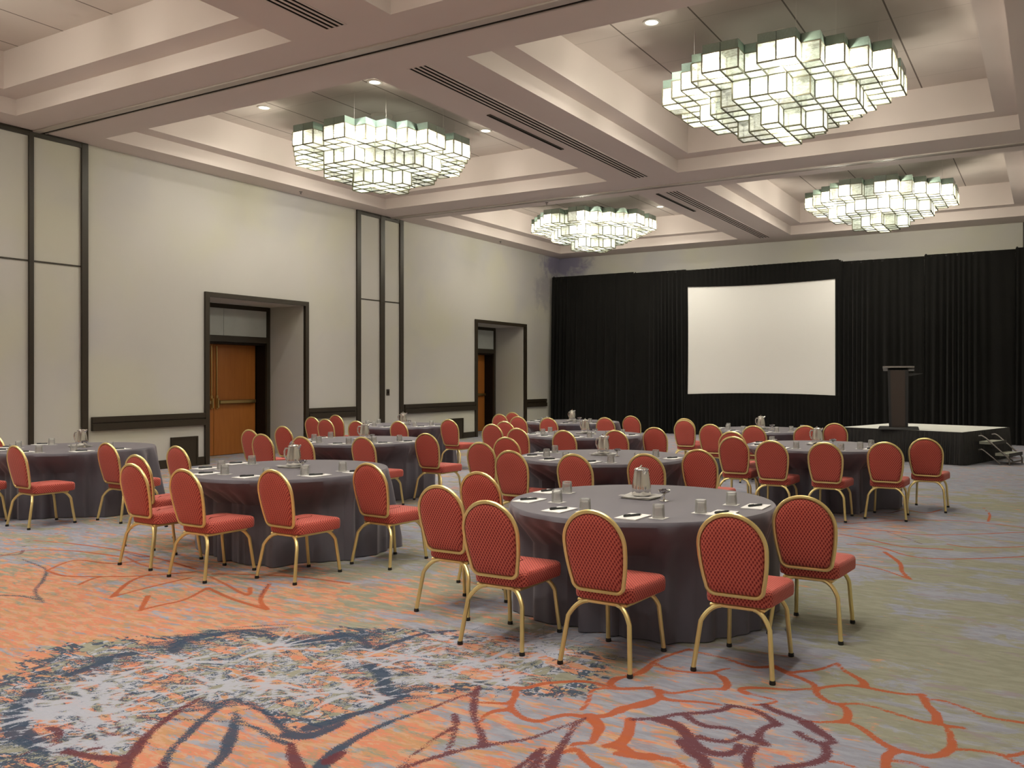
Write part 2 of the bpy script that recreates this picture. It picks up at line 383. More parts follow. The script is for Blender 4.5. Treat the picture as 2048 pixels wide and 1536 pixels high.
    maroon = [
     (A2, .018, .014, [(640,680),(760,640),(880,590),(960,565),(1015,520)]), (A2, .02, .03, [(1015,520),(990,580)]), (A2, .03, .02, [(990,600),(985,680),(1000,740)]),
     (A2, .02, .03, [(1000,740),(1030,800),(1045,880)]), (A2, .008, .018, [(520,1010),(640,920),(760,830),(850,770)]), (A2, .02, .028, [(870,690),(880,740)]), (A2, .022, .012, [(880,750),(860,830),(825,930)]),
     (A2, .022, .02, [(560,1015),(680,970),(820,930),(930,900),(1040,880)]), (A2, .02, .012, [(1040,880),(1160,860),(1300,840),(1420,800),(1520,765),(1660,710)]),
     (A2, .012, .04, [(1660,710),(1580,780),(1530,860),(1480,940),(1450,1015)]), (A2, .02, .03, [(1230,1020),(1310,975),(1350,940),(1395,900)]), (A2, .02, .03, [(1395,900),(1380,960),(1340,1020)]),
     (A1, .02, .034, [(1210,590),(1100,650),(1000,720),(900,800),(830,880)]), (A1, .03, .05, [(830,880),(770,960),(740,1015)]), (A1, .03, .04, [(400,910),(480,930),(600,950),(700,955),(800,930),(830,880)]),
     (A1, .02, .03, [(980,980),(970,1030)]), (A1, .03, .045, [(1750,870),(1770,950),(1800,1015)]), (A1, .05, .03, [(1985,970),(2060,920)]),
     (A1, .03, .02, [(300,770),(360,800),(330,850)]), (A1, .02, .02, [(540,900),(600,890)]),
     (A3, .02, .034, [(540,405),(640,420),(700,440),(760,475),(800,505)]), (A3, .026, .03, [(800,505),(750,515),(710,540),(705,580),(740,605)]), (A3, .03, .034, [(730,405),(800,440),(900,475)]),
     (A3, .05, .02, [(940,495),(1040,560),(1090,595)]), (A3, .018, .03, [(1090,597),(1030,600),(960,580),(900,545)]), (A3, .02, .03, [(60,480),(200,470),(300,450),(420,445),(520,430),(560,410)]),
     (A3, .03, .02, [(330,455),(380,490),(450,515),(560,525),(620,560)]), (A3, .02, .03, [(620,560),(560,590),(470,585),(400,565)]), (A3, .05, .04, [(200,480),(290,510),(340,560),(370,600)]),
     (A3, .04, .03, [(370,600),(440,640),(520,655),(590,640),(605,610)]), (A3, .04, .04, [(310,590),(360,640),(420,680),(440,725)]), (A3, .03, .034, [(620,560),(700,590),(740,605)]),
     (A3, .03, .034, [(680,620),(650,665),(650,725)]), (A3, .03, .03, [(1030,600),(1050,640),(1030,680),(950,705),(800,725)]),
     (L2, .012, .02, [(500,672),(560,690),(620,690)]), (L2, .015, .02, [(128,618),(95,650),(80,680),(0,684)]), (L2, .01, .016, [(1070,800),(1040,850)]),
     (R2, .012, .02, [(1330,520),(1400,510),(1500,516),(1560,504)]), (R2, .012, .01, [(1500,590),(1600,625),(1640,640)])]
    navy = [
     (A2, .05, .03, [(60,1010),(130,930),(200,880),(300,820)]), (A2, .03, .016, [(300,820),(400,770),(520,720),(640,680)]),
     (A1, .02, .03, [(1400,590),(1300,660),(1200,740)]), (A1, .034, .02, [(1200,740),(1110,830),(1050,880)]), (A1, .02, .034, [(1050,880),(1000,960),(980,1010)]),
     (A1, .02, .03, [(1400,590),(1480,620),(1600,680),(1680,750),(1740,800)]), (A1, .06, .03, [(1740,810),(1860,820),(2000,770),(2060,745)]),
     (A1, .008, .03, [(1410,670),(1470,740),(1560,780),(1660,840),(1750,870)]), (A1, .01, .05, [(1410,680),(1410,760),(1380,850)]), (A1, .04, .03, [(1380,850),(1350,930),(1270,1010)]),
     (A1, .01, .02, [(1210,590),(1290,660)]), (A1, .05, .06, [(420,450),(560,400),(700,340),(800,322)]), (A1, .06, .05, [(1040,310),(1080,260),(1160,235),(1300,205)]), (A1, .03, .03, [(1300,205),(1500,180),(1600,195)]),
     (A1, .05, .08, [(230,530),(140,620),(100,700),(110,800)]), (A1, .08, .04, [(110,800),(220,870),(320,905),(400,895)]), (A1, .04, .05, [(1740,260),(1900,240),(2060,220)]),
     (A2, .04, .03, [(0,250),(120,220),(240,210),(330,250),(350,300)]), (A2, .05, .05, [(340,390),(430,440),(450,520)]), (A2, .05, .03, [(450,520),(520,590),(600,540)]),
     (A2, .03, .04, [(250,690),(380,660),(480,620),(540,570)]), (A2, .06, .04, [(0,770),(150,730),(250,690)]), (A2, .04, .03, [(400,300),(560,240),(700,200),(880,185)]),
     (L2, .014, .02, [(90,702),(150,725),(185,745),(170,790)]), (L2, .02, .014, [(170,790),(140,830),(175,872)]), (L2, .012, .02, [(175,872),(100,850),(0,845)])]
    KW[0] = .74
    for c, a, b, p in rust: stroke(R, px(c, p), a+(.009 if c in (L2, R2) else 0), b+(.009 if c in (L2, R2) else 0))
    KW[0] = .72
    for c, a, b, p in maroon: stroke(Mr, px(c, p), a, b)
    KW[0] = .72
    for c, a, b, p in navy: stroke(Nv, px(c, p), a, b)
    KW[0] = .55
    # spiky blossoms: fans of tapering strokes round several hearts
    rng = random.Random(3)
    def fan(c, cx, cy, F, n, r0, r1, w, a0=0, a1=2*PI, sq=1.0):
        n = int(n*.45)
        (x,), (y,) = [np.atleast_1d(q) for q in floor_pt(c[0]+cx/c[2], c[1]+cy/c[2])]
        for k in range(n):
            a = a0+(a1-a0)*(k+rng.random())/n; ra = r0*rng.uniform(.6, 1.4); rb = r1*rng.uniform(.55, 1.2)
            p = [(x+ra*math.cos(a), y+ra*math.sin(a)*sq), (x+rb*math.cos(a), y+rb*math.sin(a)*sq)]
            stroke(F, p, w*rng.uniform(.6, 1.3), w*.12)
    for (cx, cy, r) in ((640,700,.62),(1080,370,.55),(1640,290,.5),(1650,500,.42),(640,490,.5),(1300,520,.4),(560,600,.5)):
        fan(A1, cx, cy, Lb, 34, .05, r, .026); fan(A1, cx, cy, Nv, 26, r*.35, r*1.0, .022)
    for (cx, cy, r) in ((300,350,.42),(40,560,.45),(230,560,.4)):
        fan(A2, cx, cy, Lb, 26, .04, r, .022); fan(A2, cx, cy, Nv, 20, r*.4, r, .018)
    for (cx, cy, r) in ((580,340,.5),(820,250,.45),(1050,370,.5),(1420,310,.5),(1180,480,.4),(760,460,.42),(1300,250,.4)):
        fan(A2, cx, cy, Lb, 36, .04, r, .020); fan(A2, cx, cy, Nv, 30, r*.35, r*1.05, .010)
    fan(A1, 250, 680, Lb, 44, .0, .30, .030); fan(A1, 620, 860, Lb, 40, .0, .30, .026); fan(A1, 560, 800, Mr, 18, .1, .4, .014)
    fan(A1, 330, 880, Lb, 16, 0, .12, .03); fan(A2, 430, 590, Lb, 16, 0, .2, .03)
    for c_, a_, b_, p_ in navy[10:20]:
        p_ = px(c_, p_); dx_, dy_ = floor_pt(1200, 1400)[0]-floor_pt(1100, 1395)[0], floor_pt(1200, 1385)[1]-floor_pt(1100, 1400)[1]; L_ = math.hypot(dx_, dy_); dx_ /= L_; dy_ /= L_
        for q in range(len(p_)-1):
            for m_ in range(9):
                w_ = rng.random(); x_ = p_[q][0]*(1-w_)+p_[q+1][0]*w_+rng.uniform(-.09, .09); y_ = p_[q][1]*(1-w_)+p_[q+1][1]*w_+rng.uniform(-.12, .12); g_ = rng.uniform(.08, .26)
                stroke(Nv, [(x_-dx_*g_, y_-dy_*g_), (x_, y_)], .004, .018); stroke(Nv, [(x_, y_), (x_+dx_*g_, y_+dy_*g_)], .018, .004)
    for k in range(46):   # loose hatching over the outline
        u = rng.uniform(150, 2000); v = 520-0.20*u+rng.uniform(-40, 60) if u < 1200 else 230+rng.uniform(-40, 60)
        stroke(Nv, px(A1, [(u, v), (u+rng.uniform(60, 160), v-rng.uniform(0, 40))]), .010, .003)
    # blossom interior mask
    blob = np.full(N, -1.0)
    for cx, cy, rx, ry, c in ((520,700,.95,.50,A1),(1000,450,1.0,.55,A1),(1560,430,1.05,.62,A1),(200,440,.75,.55,A2),(850,350,1.0,.42,A2),(1300,330,.55,.30,A2),(120,620,.45,.25,A2)):
        (x,), (y,) = [np.atleast_1d(q) for q in floor_pt(c[0]+cx/c[2], c[1]+cy/c[2])]
        e = 1-np.sqrt(((P[:, 0]-x)/rx)**2+((P[:, 1]-y)/ry)**2); blob = np.maximum(blob, e)
    def cut(c, pts):
        q = px(c, pts); inside_ = np.zeros(N, bool); j_ = len(q)-1
        for i_ in range(len(q)):
            (xi, yi), (xj, yj) = q[i_], q[j_]
            cond = ((yi > P[:, 1]) != (yj > P[:, 1])) & (P[:, 0] < (xj-xi)*(P[:, 1]-yi)/(yj-yi+1e-12)+xi)
            inside_ ^= cond; j_ = i_
        blob[inside_] = np.minimum(blob[inside_], -.25); Lb[inside_] = 1.0
    cut(A1, [(1210,595),(1300,640),(1400,595),(1560,665),(1740,805),(1900,815),(2060,750),(2300,1000),(2300,1120),(600,1120),(745,1000),(830,890),(1000,725)])
    cut(A2, [(0,800),(250,700),(540,590),(1015,540),(1250,545),(1400,700),(1400,1120),(0,1120)])
    # regional colour weights
    cp = [(60,1300,.85,.3),(300,1230,.85,.4),(60,1180,.8,.6),(300,1170,.72,.6),(560,1200,.72,.6),(760,1200,.55,.8),(760,1130,.3,.7),(900,1230,.45,.5),(1000,1290,.4,.3),(60,1085,.45,.5),(250,1085,.5,.5),
          (500,1170,.55,.5),(860,1060,.3,.5),(60,1500,.85,.4),(300,1500,.8,.3),(620,1500,.72,.3),(900,1430,.7,.4),(1000,1500,.55,.2),(1150,1430,.55,.3),(1250,1500,.5,.2),(1400,1500,.55,.15),(1300,1370,.4,.4),(1120,1340,.3,.6),
          (1500,1420,.5,.25),(1600,1510,.5,.2),(1500,1330,.3,.25),(1400,1310,.35,.35),(1650,1330,.25,.35),(1640,1230,.2,.75),(1650,1120,.5,.4),(1750,1180,.15,.6),(1850,1280,.05,.8),(1750,1380,.06,.85),(1950,1400,.04,.8),
          (1900,1500,.05,.7),(2020,1480,.05,.5),(1980,1250,.08,.7),(1900,1150,.06,.6),(2020,1120,.15,.5),(1700,1050,.45,.3),(1850,1010,.35,.3),(1980,1010,.2,.6),(1950,950,.35,.25),(1800,960,.3,.35),(930,960,.35,.4),(1420,960,.3,.4),
          (1350,890,.45,.2),(950,870,.2,.4),(150,1060,.35,.4),(700,1090,.35,.5)]
    wx, wy = floor_pt([c[0] for c in cp], [c[1] for c in cp])
    Wo = np.zeros(N); Wg = np.zeros(N); S = np.zeros(N)+1e-9
    for x, y, c in zip(wx, wy, cp):
        w = 1/(((P[:, 0]-x)**2+(P[:, 1]-y)**2)+.05)**1.6; Wo += w*c[2]; Wg += w*c[3]; S += w
    Wo /= S; Wg /= S; Wo *= .86
    enc = lambda D: np.clip(.5-D/.16, 0, 1)
    me = bpy.data.meshes.new('floor'); nx, ny = len(xs), len(ys)
    me.vertices.add(N); co = np.zeros((N, 3), np.float32); co[:, :2] = P; me.vertices.foreach_set('co', co.ravel())
    i = np.arange(nx-1); j = np.arange(ny-1); I, J = np.meshgrid(i, j); b = (J*nx+I).ravel()
    q = np.stack([b, b+1, b+nx+1, b+nx], 1).astype(np.int32); nf = len(q)
    me.loops.add(nf*4); me.loops.foreach_set('vertex_index', q.ravel()); me.polygons.add(nf)
    me.polygons.foreach_set('loop_start', np.arange(0, nf*4, 4, dtype=np.int32)); me.polygons.foreach_set('loop_total', np.full(nf, 4, np.int32))
    me.update(calc_edges=True)
    a = me.attributes.new('strokes', 'FLOAT_COLOR', 'POINT')
    a.data.foreach_set('color', np.stack([enc(R), enc(Mr), enc(Nv), enc(Lb)], 1).astype(np.float32).ravel())
    a = me.attributes.new('fields', 'FLOAT_COLOR', 'POINT')
    a.data.foreach_set('color', np.stack([Wo, Wg, np.clip(blob*.5+.5, 0, 1), np.ones(N)], 1).astype(np.float32).ravel())
    t = NT('woven_carpet')
    s1 = t.add('ShaderNodeAttribute', attribute_name='strokes'); s2 = t.add('ShaderNodeAttribute', attribute_name='fields')
    k1 = t.add('ShaderNodeSeparateColor'); t.l.new(s1.outputs['Color'], k1.inputs[0])
    k2 = t.add('ShaderNodeSeparateColor'); t.l.new(s2.outputs['Color'], k2.inputs[0])
    st = t.coord('Object', scale=(1.3, 4.6, 1), rot=(0, 0, .15))
    big = t.noise(1.1, 3, .55, t.coord('Object', scale=(1, 1.8, 1)), .4)
    nA = t.noise(3.4, 7, .72, st, .6); nB = t.noise(1.5, 8, .70, t.coord('Object', scale=(1, 1.9, 1), rot=(0, 0, -.1), loc=(4, 7, 0)), .6); nD = t.noise(3.4, 6, .7, t.coord('Object', scale=(1.3, 4.2, 1), rot=(0, 0, .05), loc=(14, 3, 0)), .5)
    nC = t.noise(5.5, 5, .7, t.coord('Object', scale=(1, 3.4, 1), loc=(9, 2, 0)), .4)
    yarn = t.noise(150, 2, .7, t.coord()); yarn2 = t.noise(330, 1, .5, t.coord()); dith = t.noise(120, 2, .8, t.coord())
    def gate(w, n, soft=.03):   # 1 where noise < weight
        nn = t.math('ADD', t.math('MULTIPLY', n, .8), t.math('MULTIPLY', big, .2))
        e = t.math('ADD', t.math('SUBTRACT', t.math('ADD', t.math('MULTIPLY', w, .34), .325), nn), t.math('MULTIPLY', t.math('SUBTRACT', yarn, .5), .06))
        return t.step(e, -soft, soft)
    blue = t.mix(t.step(nC, .36, .64), (.265, .272, .325), (.34, .348, .41))
    green = t.mix(t.step(nC, .36, .64), (.255, .253, .195), (.318, .312, .245))
    orange = t.mix(t.step(nD, .44, .50), (.50, .275, .145), (.61, .235, .145)); orange = t.mix(t.math('MULTIPLY', t.step(nC, .50, .56), .9), orange, (.56, .33, .215)); orange = t.mix(t.math('MULTIPLY', t.step(nC, .44, .40), .75), orange, (.35, .27, .18))
    c = t.mix(gate(k2.outputs[1], nB), blue, green)
    mauve = t.step(t.noise(2.4, 5, .65, t.coord('Object', scale=(1, 2.6, 1), loc=(1, 5, 0))), .57, .64)
    c = t.mix(t.math('MULTIPLY', mauve, .7), c, (.29, .235, .26))
    inside = t.step(t.math('ADD', k2.outputs[2], t.math('MULTIPLY', t.math('SUBTRACT', nA, .5), .45)), .5, .515)
    c = t.mix(gate(k2.outputs[0], nA), c, orange)
    st2 = t.coord('Object', scale=(1.0, 3.2, 1), rot=(0, 0, .35), loc=(2, 8, 0)); nE = t.noise(3.6, 5, .62, st2, .8); nF = t.noise(4.6, 5, .62, t.coord('Object', scale=(3.0, 1.1, 1), rot=(0, 0, .5), loc=(5, 1, 0)), .9)
    ins = t.mix(t.step(nE, .47, .49), orange, t.mix(t.step(nF, .49, .51), (.41, .42, .49), green))
    rimv = t.step(k2.outputs[2], .66, .52)
    nav = t.math('ADD', t.math('ABSOLUTE', t.math('SUBTRACT', t.math('ADD', t.math('MULTIPLY', nE, .55), t.math('MULTIPLY', nF, .45)), .5)), t.math('MULTIPLY', rimv, -.030))
    ins = t.mix(t.math('MULTIPLY', t.step(nav, .017, .009), .93), ins, (.042, .068, .11))
    c = t.mix(inside, c, ins)
    spk = t.math('MULTIPLY', t.math('SUBTRACT', dith, .5), 1.0)
    def layer(c, mask, colr, off=.5, k=1.0, amt=.93):
        e = t.math('ADD', mask, t.math('MULTIPLY', spk, k))
        e = t.math('ADD', e, t.math('MULTIPLY', t.math('SUBTRACT', nA, .5), .12))
        return t.mix(t.math('MULTIPLY', t.step(e, off, off+.05), amt), c, colr)
    lbm = t.math('MULTIPLY', s1.outputs['Alpha'], 1.0)
    c = layer(c, k1.outputs[2], (.035, .06, .105), .5, .45)
    c = layer(c, lbm, (.42, .43, .50), .5, .15)
    c = layer(c, k1.outputs[0], (.42, .10, .036), .5, .20)
    c = layer(c, k1.outputs[1], (.125, .034, .045), .5, .42)
    c = t.mix(t.math('MULTIPLY', yarn2, .18), c, t.mix(.5, c, (.08, .07, .07)))
    t.setc(c, .95, 0, .12); t.bump(yarn2, .35, .004)
    me.materials.append(t.m)
    o = bpy.data.objects.new('floor', me); link(o); tag(o, kind='structure')
carpet()

# ------------------------------------------------------------------ room shell
CZ = 5.463; Z1 = 5.70; Z2 = 6.23; RX = 15.2; YB = -8.0; YF = 24.0 - .246
XA, XB = (.602, 6.282), (7.747, 13.43)
YS = [(.34, 6.92), (8.27, 14.85), (16.23, 22.78)]
def ceiling():
    bm = bmesh.new()
    xs = [-.3, XA[0], XA[1], XB[0], XB[1], RX+.2]; ys = [YB-.2, .34, 6.92, 8.27, 14.85, 16.23, 22.78, YF+.3]
    for i in range(5):
        for j in range(7):
            if i in (1, 3) and j in (1, 3, 5): continue
            quad(bm, [(xs[i], ys[j], CZ), (xs[i+1], ys[j], CZ), (xs[i+1], ys[j+1], CZ), (xs[i], ys[j+1], CZ)])
    for (x0, x1) in (XA, XB):
        for (y0, y1) in YS:
            def ring(a0, a1, b0, b1, za, zb, mi=0):
                P = [(a0, b0), (a1, b0), (a1, b1), (a0, b1)]
                for k in range(4):
                    p, q = P[k], P[(k+1) % 4]
                    quad(bm, [(*p, za), (*q, za), (*q, zb), (*p, zb)], mi)
            g = .34
            ring(x0, x1, y0, y1, CZ, Z1)
            O = [(x0, y0), (x1, y0), (x1, y1), (x0, y1)]; I = [(x0+g, y0+g), (x1-g, y0+g), (x1-g, y1-g), (x0+g, y1-g)]
            for k in range(4):
                k2 = (k+1) % 4; quad(bm, [(*O[k], Z1), (*O[k2], Z1), (*I[k2], Z1), (*I[k], Z1)])
            ring(x0+g, x1-g, y0+g, y1-g, Z1, Z2)
            quad(bm, [(x0+g, y0+g, Z2), (x1-g, y0+g, Z2), (x1-g, y1-g, Z2), (x0+g, y1-g, Z2)], 1)
    bmesh.ops.remove_doubles(bm, verts=bm.verts, dist=1e-4)
    o = obj('ceiling', bm, [M_ceil, M_ctop]); tag(o, kind='structure')
ceiling()
def struct(name, bm, m, parent=None, smooth=False):
    o = obj(name, bm, m, parent, smooth)
    if parent is None: tag(o, kind='structure')
    return o
# left wall with two deep door recesses
D1 = (10.64, 13.0, 3.15); D2 = (19.21, 21.64, 3.15)
bm = bmesh.new(); yl = YB
for (a, b, zt) in (D1, D2):
    box(bm, -.12, 0, yl, a, 0, CZ+.02); box(bm, -.12, 0, a, b, zt, CZ+.02)
    # recess lining
    box(bm, -1.03, -.12, a-.1, a, 0, zt+.1); box(bm, -1.03, -.12, b, b+.1, 0, zt+.1); box(bm, -1.03, -.12, a, b, zt, zt+.1)
    yl = b
box(bm, -.12, 0, yl, YF, 0, CZ+.02)
struct('wall_left', bm, M_wall)
bm = bmesh.new(); box(bm, -.12, 13.24, YF, YF+.15, 0, CZ+.02); struct('wall_front', bm, M_wall)
bm = bmesh.new(); box(bm, RX, RX+.15, YB, YF+.15, 0, CZ+.02); struct('wall_right', bm, M_wall)
bm = bmesh.new(); box(bm, -.12, RX, YB-.15, YB, 0, CZ+.02); struct('wall_back', bm, M_wall)
bm = bmesh.new(); box(bm, 13.24, 13.36, YF-.03, YF+.15, 0, CZ); box(bm, 13.36, RX, YF, YF+.15, 0, CZ+.02, 1); struct('trim_1', bm, [M_brown, M_wall])
# vertical pocket-panel trims on the left wall
n = 2
for (a, b) in ((6.28, 6.36), (7.405, 7.478), (8.225, 8.335), (14.54, 14.67), (15.32, 15.47), (16.01, 16.14)):
    bm = bmesh.new(); box(bm, 0, .045, a, b, 0, CZ-.002); bev(bm, .006, 1); struct('trim_%d' % n, bm, M_brown); n += 1
for (a, b) in ((6.36, 7.405), (7.478, 8.225), (14.67, 15.32), (15.47, 16.01)):
    bm = bmesh.new(); box(bm, 0, .035, a, b, CZ-.085, CZ-.002); box(bm, 0, .05, a, b, CZ-.02, CZ-.002); struct('trim_%d' % n, bm, M_brown); n += 1
    bm = bmesh.new(); box(bm, 0, .012, a, b, 3.43, 3.455); struct('trim_%d' % n, bm, M_brown); n += 1
# chair rails (two stepped mouldings) and baseboards
k = 1
for (a, b) in ((8.40, 10.545), (13.10, 14.50), (16.19, 19.115), (21.735, 22.9)):
    bm = bmesh.new(); box(bm, 0, .05, a, b, .885, .975); box(bm, 0, .035, a, b, .86, .885); box(bm, 0, .062, a, b, .745, .86)
    struct('trim_%d' % n, bm, M_brown); n += 1
for (a, b) in ((8.335, 9.845), (10.395, 10.545), (13.10, 14.54), (16.14, 17.945), (18.555, 19.115), (21.735, 23.7), (YB, 6.28)):
    bm = bmesh.new(); box(bm, 0, .03, a, b, 0, .155); struct('baseboard_left' if k == 1 else 'baseboard_left_%d' % k, bm, M_brown); k += 1
bm = bmesh.new(); box(bm, .03, 13.2, YF-.03, YF, 0, .155); struct('baseboard_front', bm, M_brown)
# airwall tracks across the beams
for (y0, y1, sl0, sl1) in ((7.455, 7.565, 7.575, 7.63), (15.655, 15.765, 15.775, 15.835)):
    bm = bmesh.new(); box(bm, 0, RX, y0, y1, CZ-.022, CZ+.005, 0); box(bm, 0, RX, sl0, sl1, CZ-.004, CZ+.005, 1); box(bm, 0, RX, sl1+.005, sl1+.03, CZ-.012, CZ+.005, 0)
    struct('trim_%d' % n, bm, [M_track, M_slot]); n += 1

# doors
def door(idx, a, b, zt, hold):
    root = thing('door_%d' % idx, None, None, (0, 0, 0)); tag(root, kind='structure')
    bm = bmesh.new()   # outer casing on the wall face
    for (y0, y1) in ((a-.09, a), (b, b+.09)): box(bm, -.02, .05, y0, y1, 0, zt+.09)
    box(bm, -.02, .05, a, b, zt, zt+.09); obj('door_casing', bm, M_brown, root)
    X = -1.03
    bm = bmesh.new()   # inner frame with transom
    for (y0, y1) in ((a, a+.09), (b-.09, b)): box(bm, X-.05, X, y0, y1, 0, zt)
    box(bm, X-.05, X, a+.09, b-.09, zt-.09, zt); box(bm, X-.05, X, a+.09, b-.09, 2.37, 2.50); obj('inner_frame', bm, M_brown, root)
    mid = (a+b)/2
    for (y0, y1) in ((a+.09, mid-.004), (mid+.004, b-.09)):
        bm = bmesh.new(); box(bm, X-.04, X-.02, y0, y1, 2.50, zt-.09); obj('transom_panel', bm, M_opal, root)
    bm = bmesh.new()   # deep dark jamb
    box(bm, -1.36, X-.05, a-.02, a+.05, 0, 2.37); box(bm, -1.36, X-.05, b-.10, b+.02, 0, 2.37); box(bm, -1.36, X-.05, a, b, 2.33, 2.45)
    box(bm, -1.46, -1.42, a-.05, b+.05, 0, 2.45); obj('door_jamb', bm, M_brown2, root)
    for s in (-1, 1):
        y0, y1 = (a+.07, mid-.006) if s < 0 else (mid+.006, b-.12)
        bm = bmesh.new(); box(bm, -1.41, -1.365, y0, y1, .01, 2.325); leaf = obj('door_leaf', bm, M_wood, root)
        bm = bmesh.new(); yl_ = y1-.06 if s < 0 else y0+.06
        box(bm, -1.365, -1.33, yl_-.022, yl_+.022, .98, 1.26); box(bm, -1.33, -1.29, yl_-.018, yl_+.018, 1.0, 1.2); bev(bm, .004, 1); obj('latch_case', bm, M_brass, leaf)
        bm = bmesh.new(); box(bm, -1.345, -1.285, (y0+.10 if s > 0 else y0+.06), (y1-.04 if s > 0 else y1-.10), 1.085, 1.155); bev(bm, .008, 1); obj('push_bar', bm, M_brass, leaf)
        bm = bmesh.new(); tube(bm, [(-1.345, yl_, 1.25), (-1.345, yl_, 2.16), (-1.352, yl_, 2.29)], .011, 8); obj('latch_rod', bm, M_brass, leaf, True)
door(1, *D1, True); door(2, *D2, True)
# floor level return grilles, light switch
def wall_panel(y0, y1, lab):
    r = thing('return_grille', lab, 'air grille', (0, (y0+y1)/2, .0), 0, 'dark air return grilles low on the left wall')
    w = (y1-y0)/2
    bm = bmesh.new(); box(bm, .0, .045, -w, w, .0, .55); obj('face_plate', bm, M_brown, r)
    bm = bmesh.new(); box(bm, .045, .055, -w, -w+.03, .0, .55); box(bm, .045, .055, w-.03, w, .0, .55); box(bm, .045, .055, -w+.03, w-.03, .52, .55); box(bm, .045, .055, -w+.03, w-.03, .0, .03); obj('rim', bm, M_brown, r)
wall_panel(9.85, 10.39, 'dark metal air return grille low on the wall left of the nearer wooden door')
wall_panel(17.95, 18.55, 'dark metal air return grille low on the wall left of the farther wooden door')
r = thing('light_switch', 'small dark light switch plate on the narrow wall panel', 'light switch', (0, 15.61, 1.28))
bm = bmesh.new(); box(bm, 0, .012, -.055, .055, -.075, .075); bev(bm, .004, 1); obj('plate', bm, M_brown, r)
bm = bmesh.new(); box(bm, .012, .022, -.02, .02, -.03, .03); obj('rocker', bm, M_brown2, r)

# ceiling vents, slots, sprinklers, downlights
def vent(y0, y1, lab):
    r = thing('linear_vent', lab, 'air vent', (7.01, y0, CZ), 0, 'four-slot linear air vents in the ceiling beam')
    L = y1-y0
    bm = bmesh.new()
    for (x0, x1) in ((-.155, -.13), (.13, .155)): box(bm, x0, x1, 0, L, -.006, .004)
    for x in (-.075, 0, .075): box(bm, x-.016, x+.016, .01, L-.01, -.005, .003)
    for (a, b) in ((0, .012), (L-.012, L)): box(bm, -.13, .13, a, b, -.006, .003)
    obj('vent_frame', bm, M_ceil, r)
    for x in (-.1125, -.0375, .0375, .1125):
        bm = bmesh.new(); box(bm, x-.020, x+.020, .012, L-.012, -.002, .003); obj('slot', bm, M_slot, r)
vent(.5, 6.88, 'black four-slot ceiling vent cut off by the top edge of the photo')
vent(8.23, 14.88, 'long four-slot ceiling vent on the beam between the two nearest chandeliers')
vent(16.29, 22.9, 'four-slot ceiling vent on the far beam nearest the black drape')
for (y0, y1, lab) in ((10.24, 12.39, 'dark narrow ceiling slot beside the middle four-slot vent'), (16.34, 18.47, 'dark narrow ceiling slot beside the far four-slot vent')):
    r = thing('ceiling_slot', lab, 'ceiling slot', (6.68, y0, CZ), 0, 'short dark slots in the ceiling beam'); L = y1-y0
    bm = bmesh.new(); box(bm, -.035, .035, 0, L, -.014, .003); bev(bm, .004, 1); obj('slot_body', bm, M_brown, r)
    bm = bmesh.new(); box(bm, -.018, .018, .03, L-.03, -.017, -.0135); obj('slot_gap', bm, M_slot, r)
for (x, y, lab) in ((4.2, 16.0, 'tiny sprinkler head on the beam left of the far chandelier'), (.33, 19.9, 'tiny sprinkler head above the left wall near the farther door'), (.33, 12.6, 'tiny sprinkler head above the left wall over the nearer door')):
    r = thing('sprinkler_head', lab, 'sprinkler', (x, y, CZ), 0, 'sprinkler heads')
    bm = bmesh.new(); lathe(bm, [(0, 0.002), (.035, .002), (.035, -.008), (.012, -.012), (.012, -.03), (0, -.03)], 12); obj('escutcheon', bm, M_tubem, r, True)
    bm = bmesh.new(); lathe(bm, [(0, -.045), (.022, -.045), (.022, -.049), (0, -.049)], 10); box(bm, -.003, .003, -.012, .012, -.046, -.03); obj('deflector', bm, M_tubem, r)
DL = [(4.65, 10.07, 'round recessed downlight just left of the first chandelier top, the brighter nearer one'),
      (2.14, 10.10, 'leftmost round recessed downlight, above the left chandelier'),
      (4.65, 13.05, 'round recessed downlight right of the left chandelier beside the dark slot'),
      (9.33, 10.12, 'round recessed downlight upper left of the largest chandelier'),
      (4.67, 21.11, 'round recessed downlight right of the far centre chandelier')]
HID = [(2.14, 13.05), (9.33, 13.05), (9.33, 21.1)]
DLE = 30.0
BULB = 50.0
def lamp(x, y, z, parent=None, e=None, size=.14, spread=2.5):
    ld = bpy.data.lights.new('lamp_glow', 'AREA'); ld.shape = 'DISK'; ld.size = size; ld.energy = DLE if e is None else e
    ld.color = (1, .945, .86); ld.spread = spread
    o = bpy.data.objects.new('lamp_glow', ld); link(o, parent); o.location = (x, y, z); return o
bm = bmesh.new(); lathe(bm, [(.085, .0), (.115, 0), (.115, -.012), (.085, -.012), (.085, 0)], 28); ring0 = mk(bm, 'trim_ring', M_ring, True)
bm = bmesh.new(); lathe(bm, [(0, -.004), (.086, -.004)], 28); lens0 = mk(bm, 'lens', M_lamp)
def downlight(x, y, z, lab):
    r = thing('recessed_downlight', lab, 'ceiling light', (x, y, z), 0, 'round recessed downlights')
    link(bpy.data.objects.new('trim_ring', ring0), r); link(bpy.data.objects.new('lens', lens0), r)
    lamp(0, 0, -.02, r); return r
for (x, y, lab) in DL: downlight(x, y, Z2, lab)
for (x, y) in HID: downlight(x, y, Z2, 'round recessed downlight hidden behind a glass chandelier')
for x in (2.14, 4.65, 9.33, 12.0):
    for y in (2.1, 5.1): downlight(x, y, Z2, 'round recessed downlight in the coffers above and beside the camera')
for x in (2.2, 7.0, 11.8):
    for y in (-2.2, -5.6): downlight(x, y, CZ, 'round recessed downlight in the ceiling behind the camera')

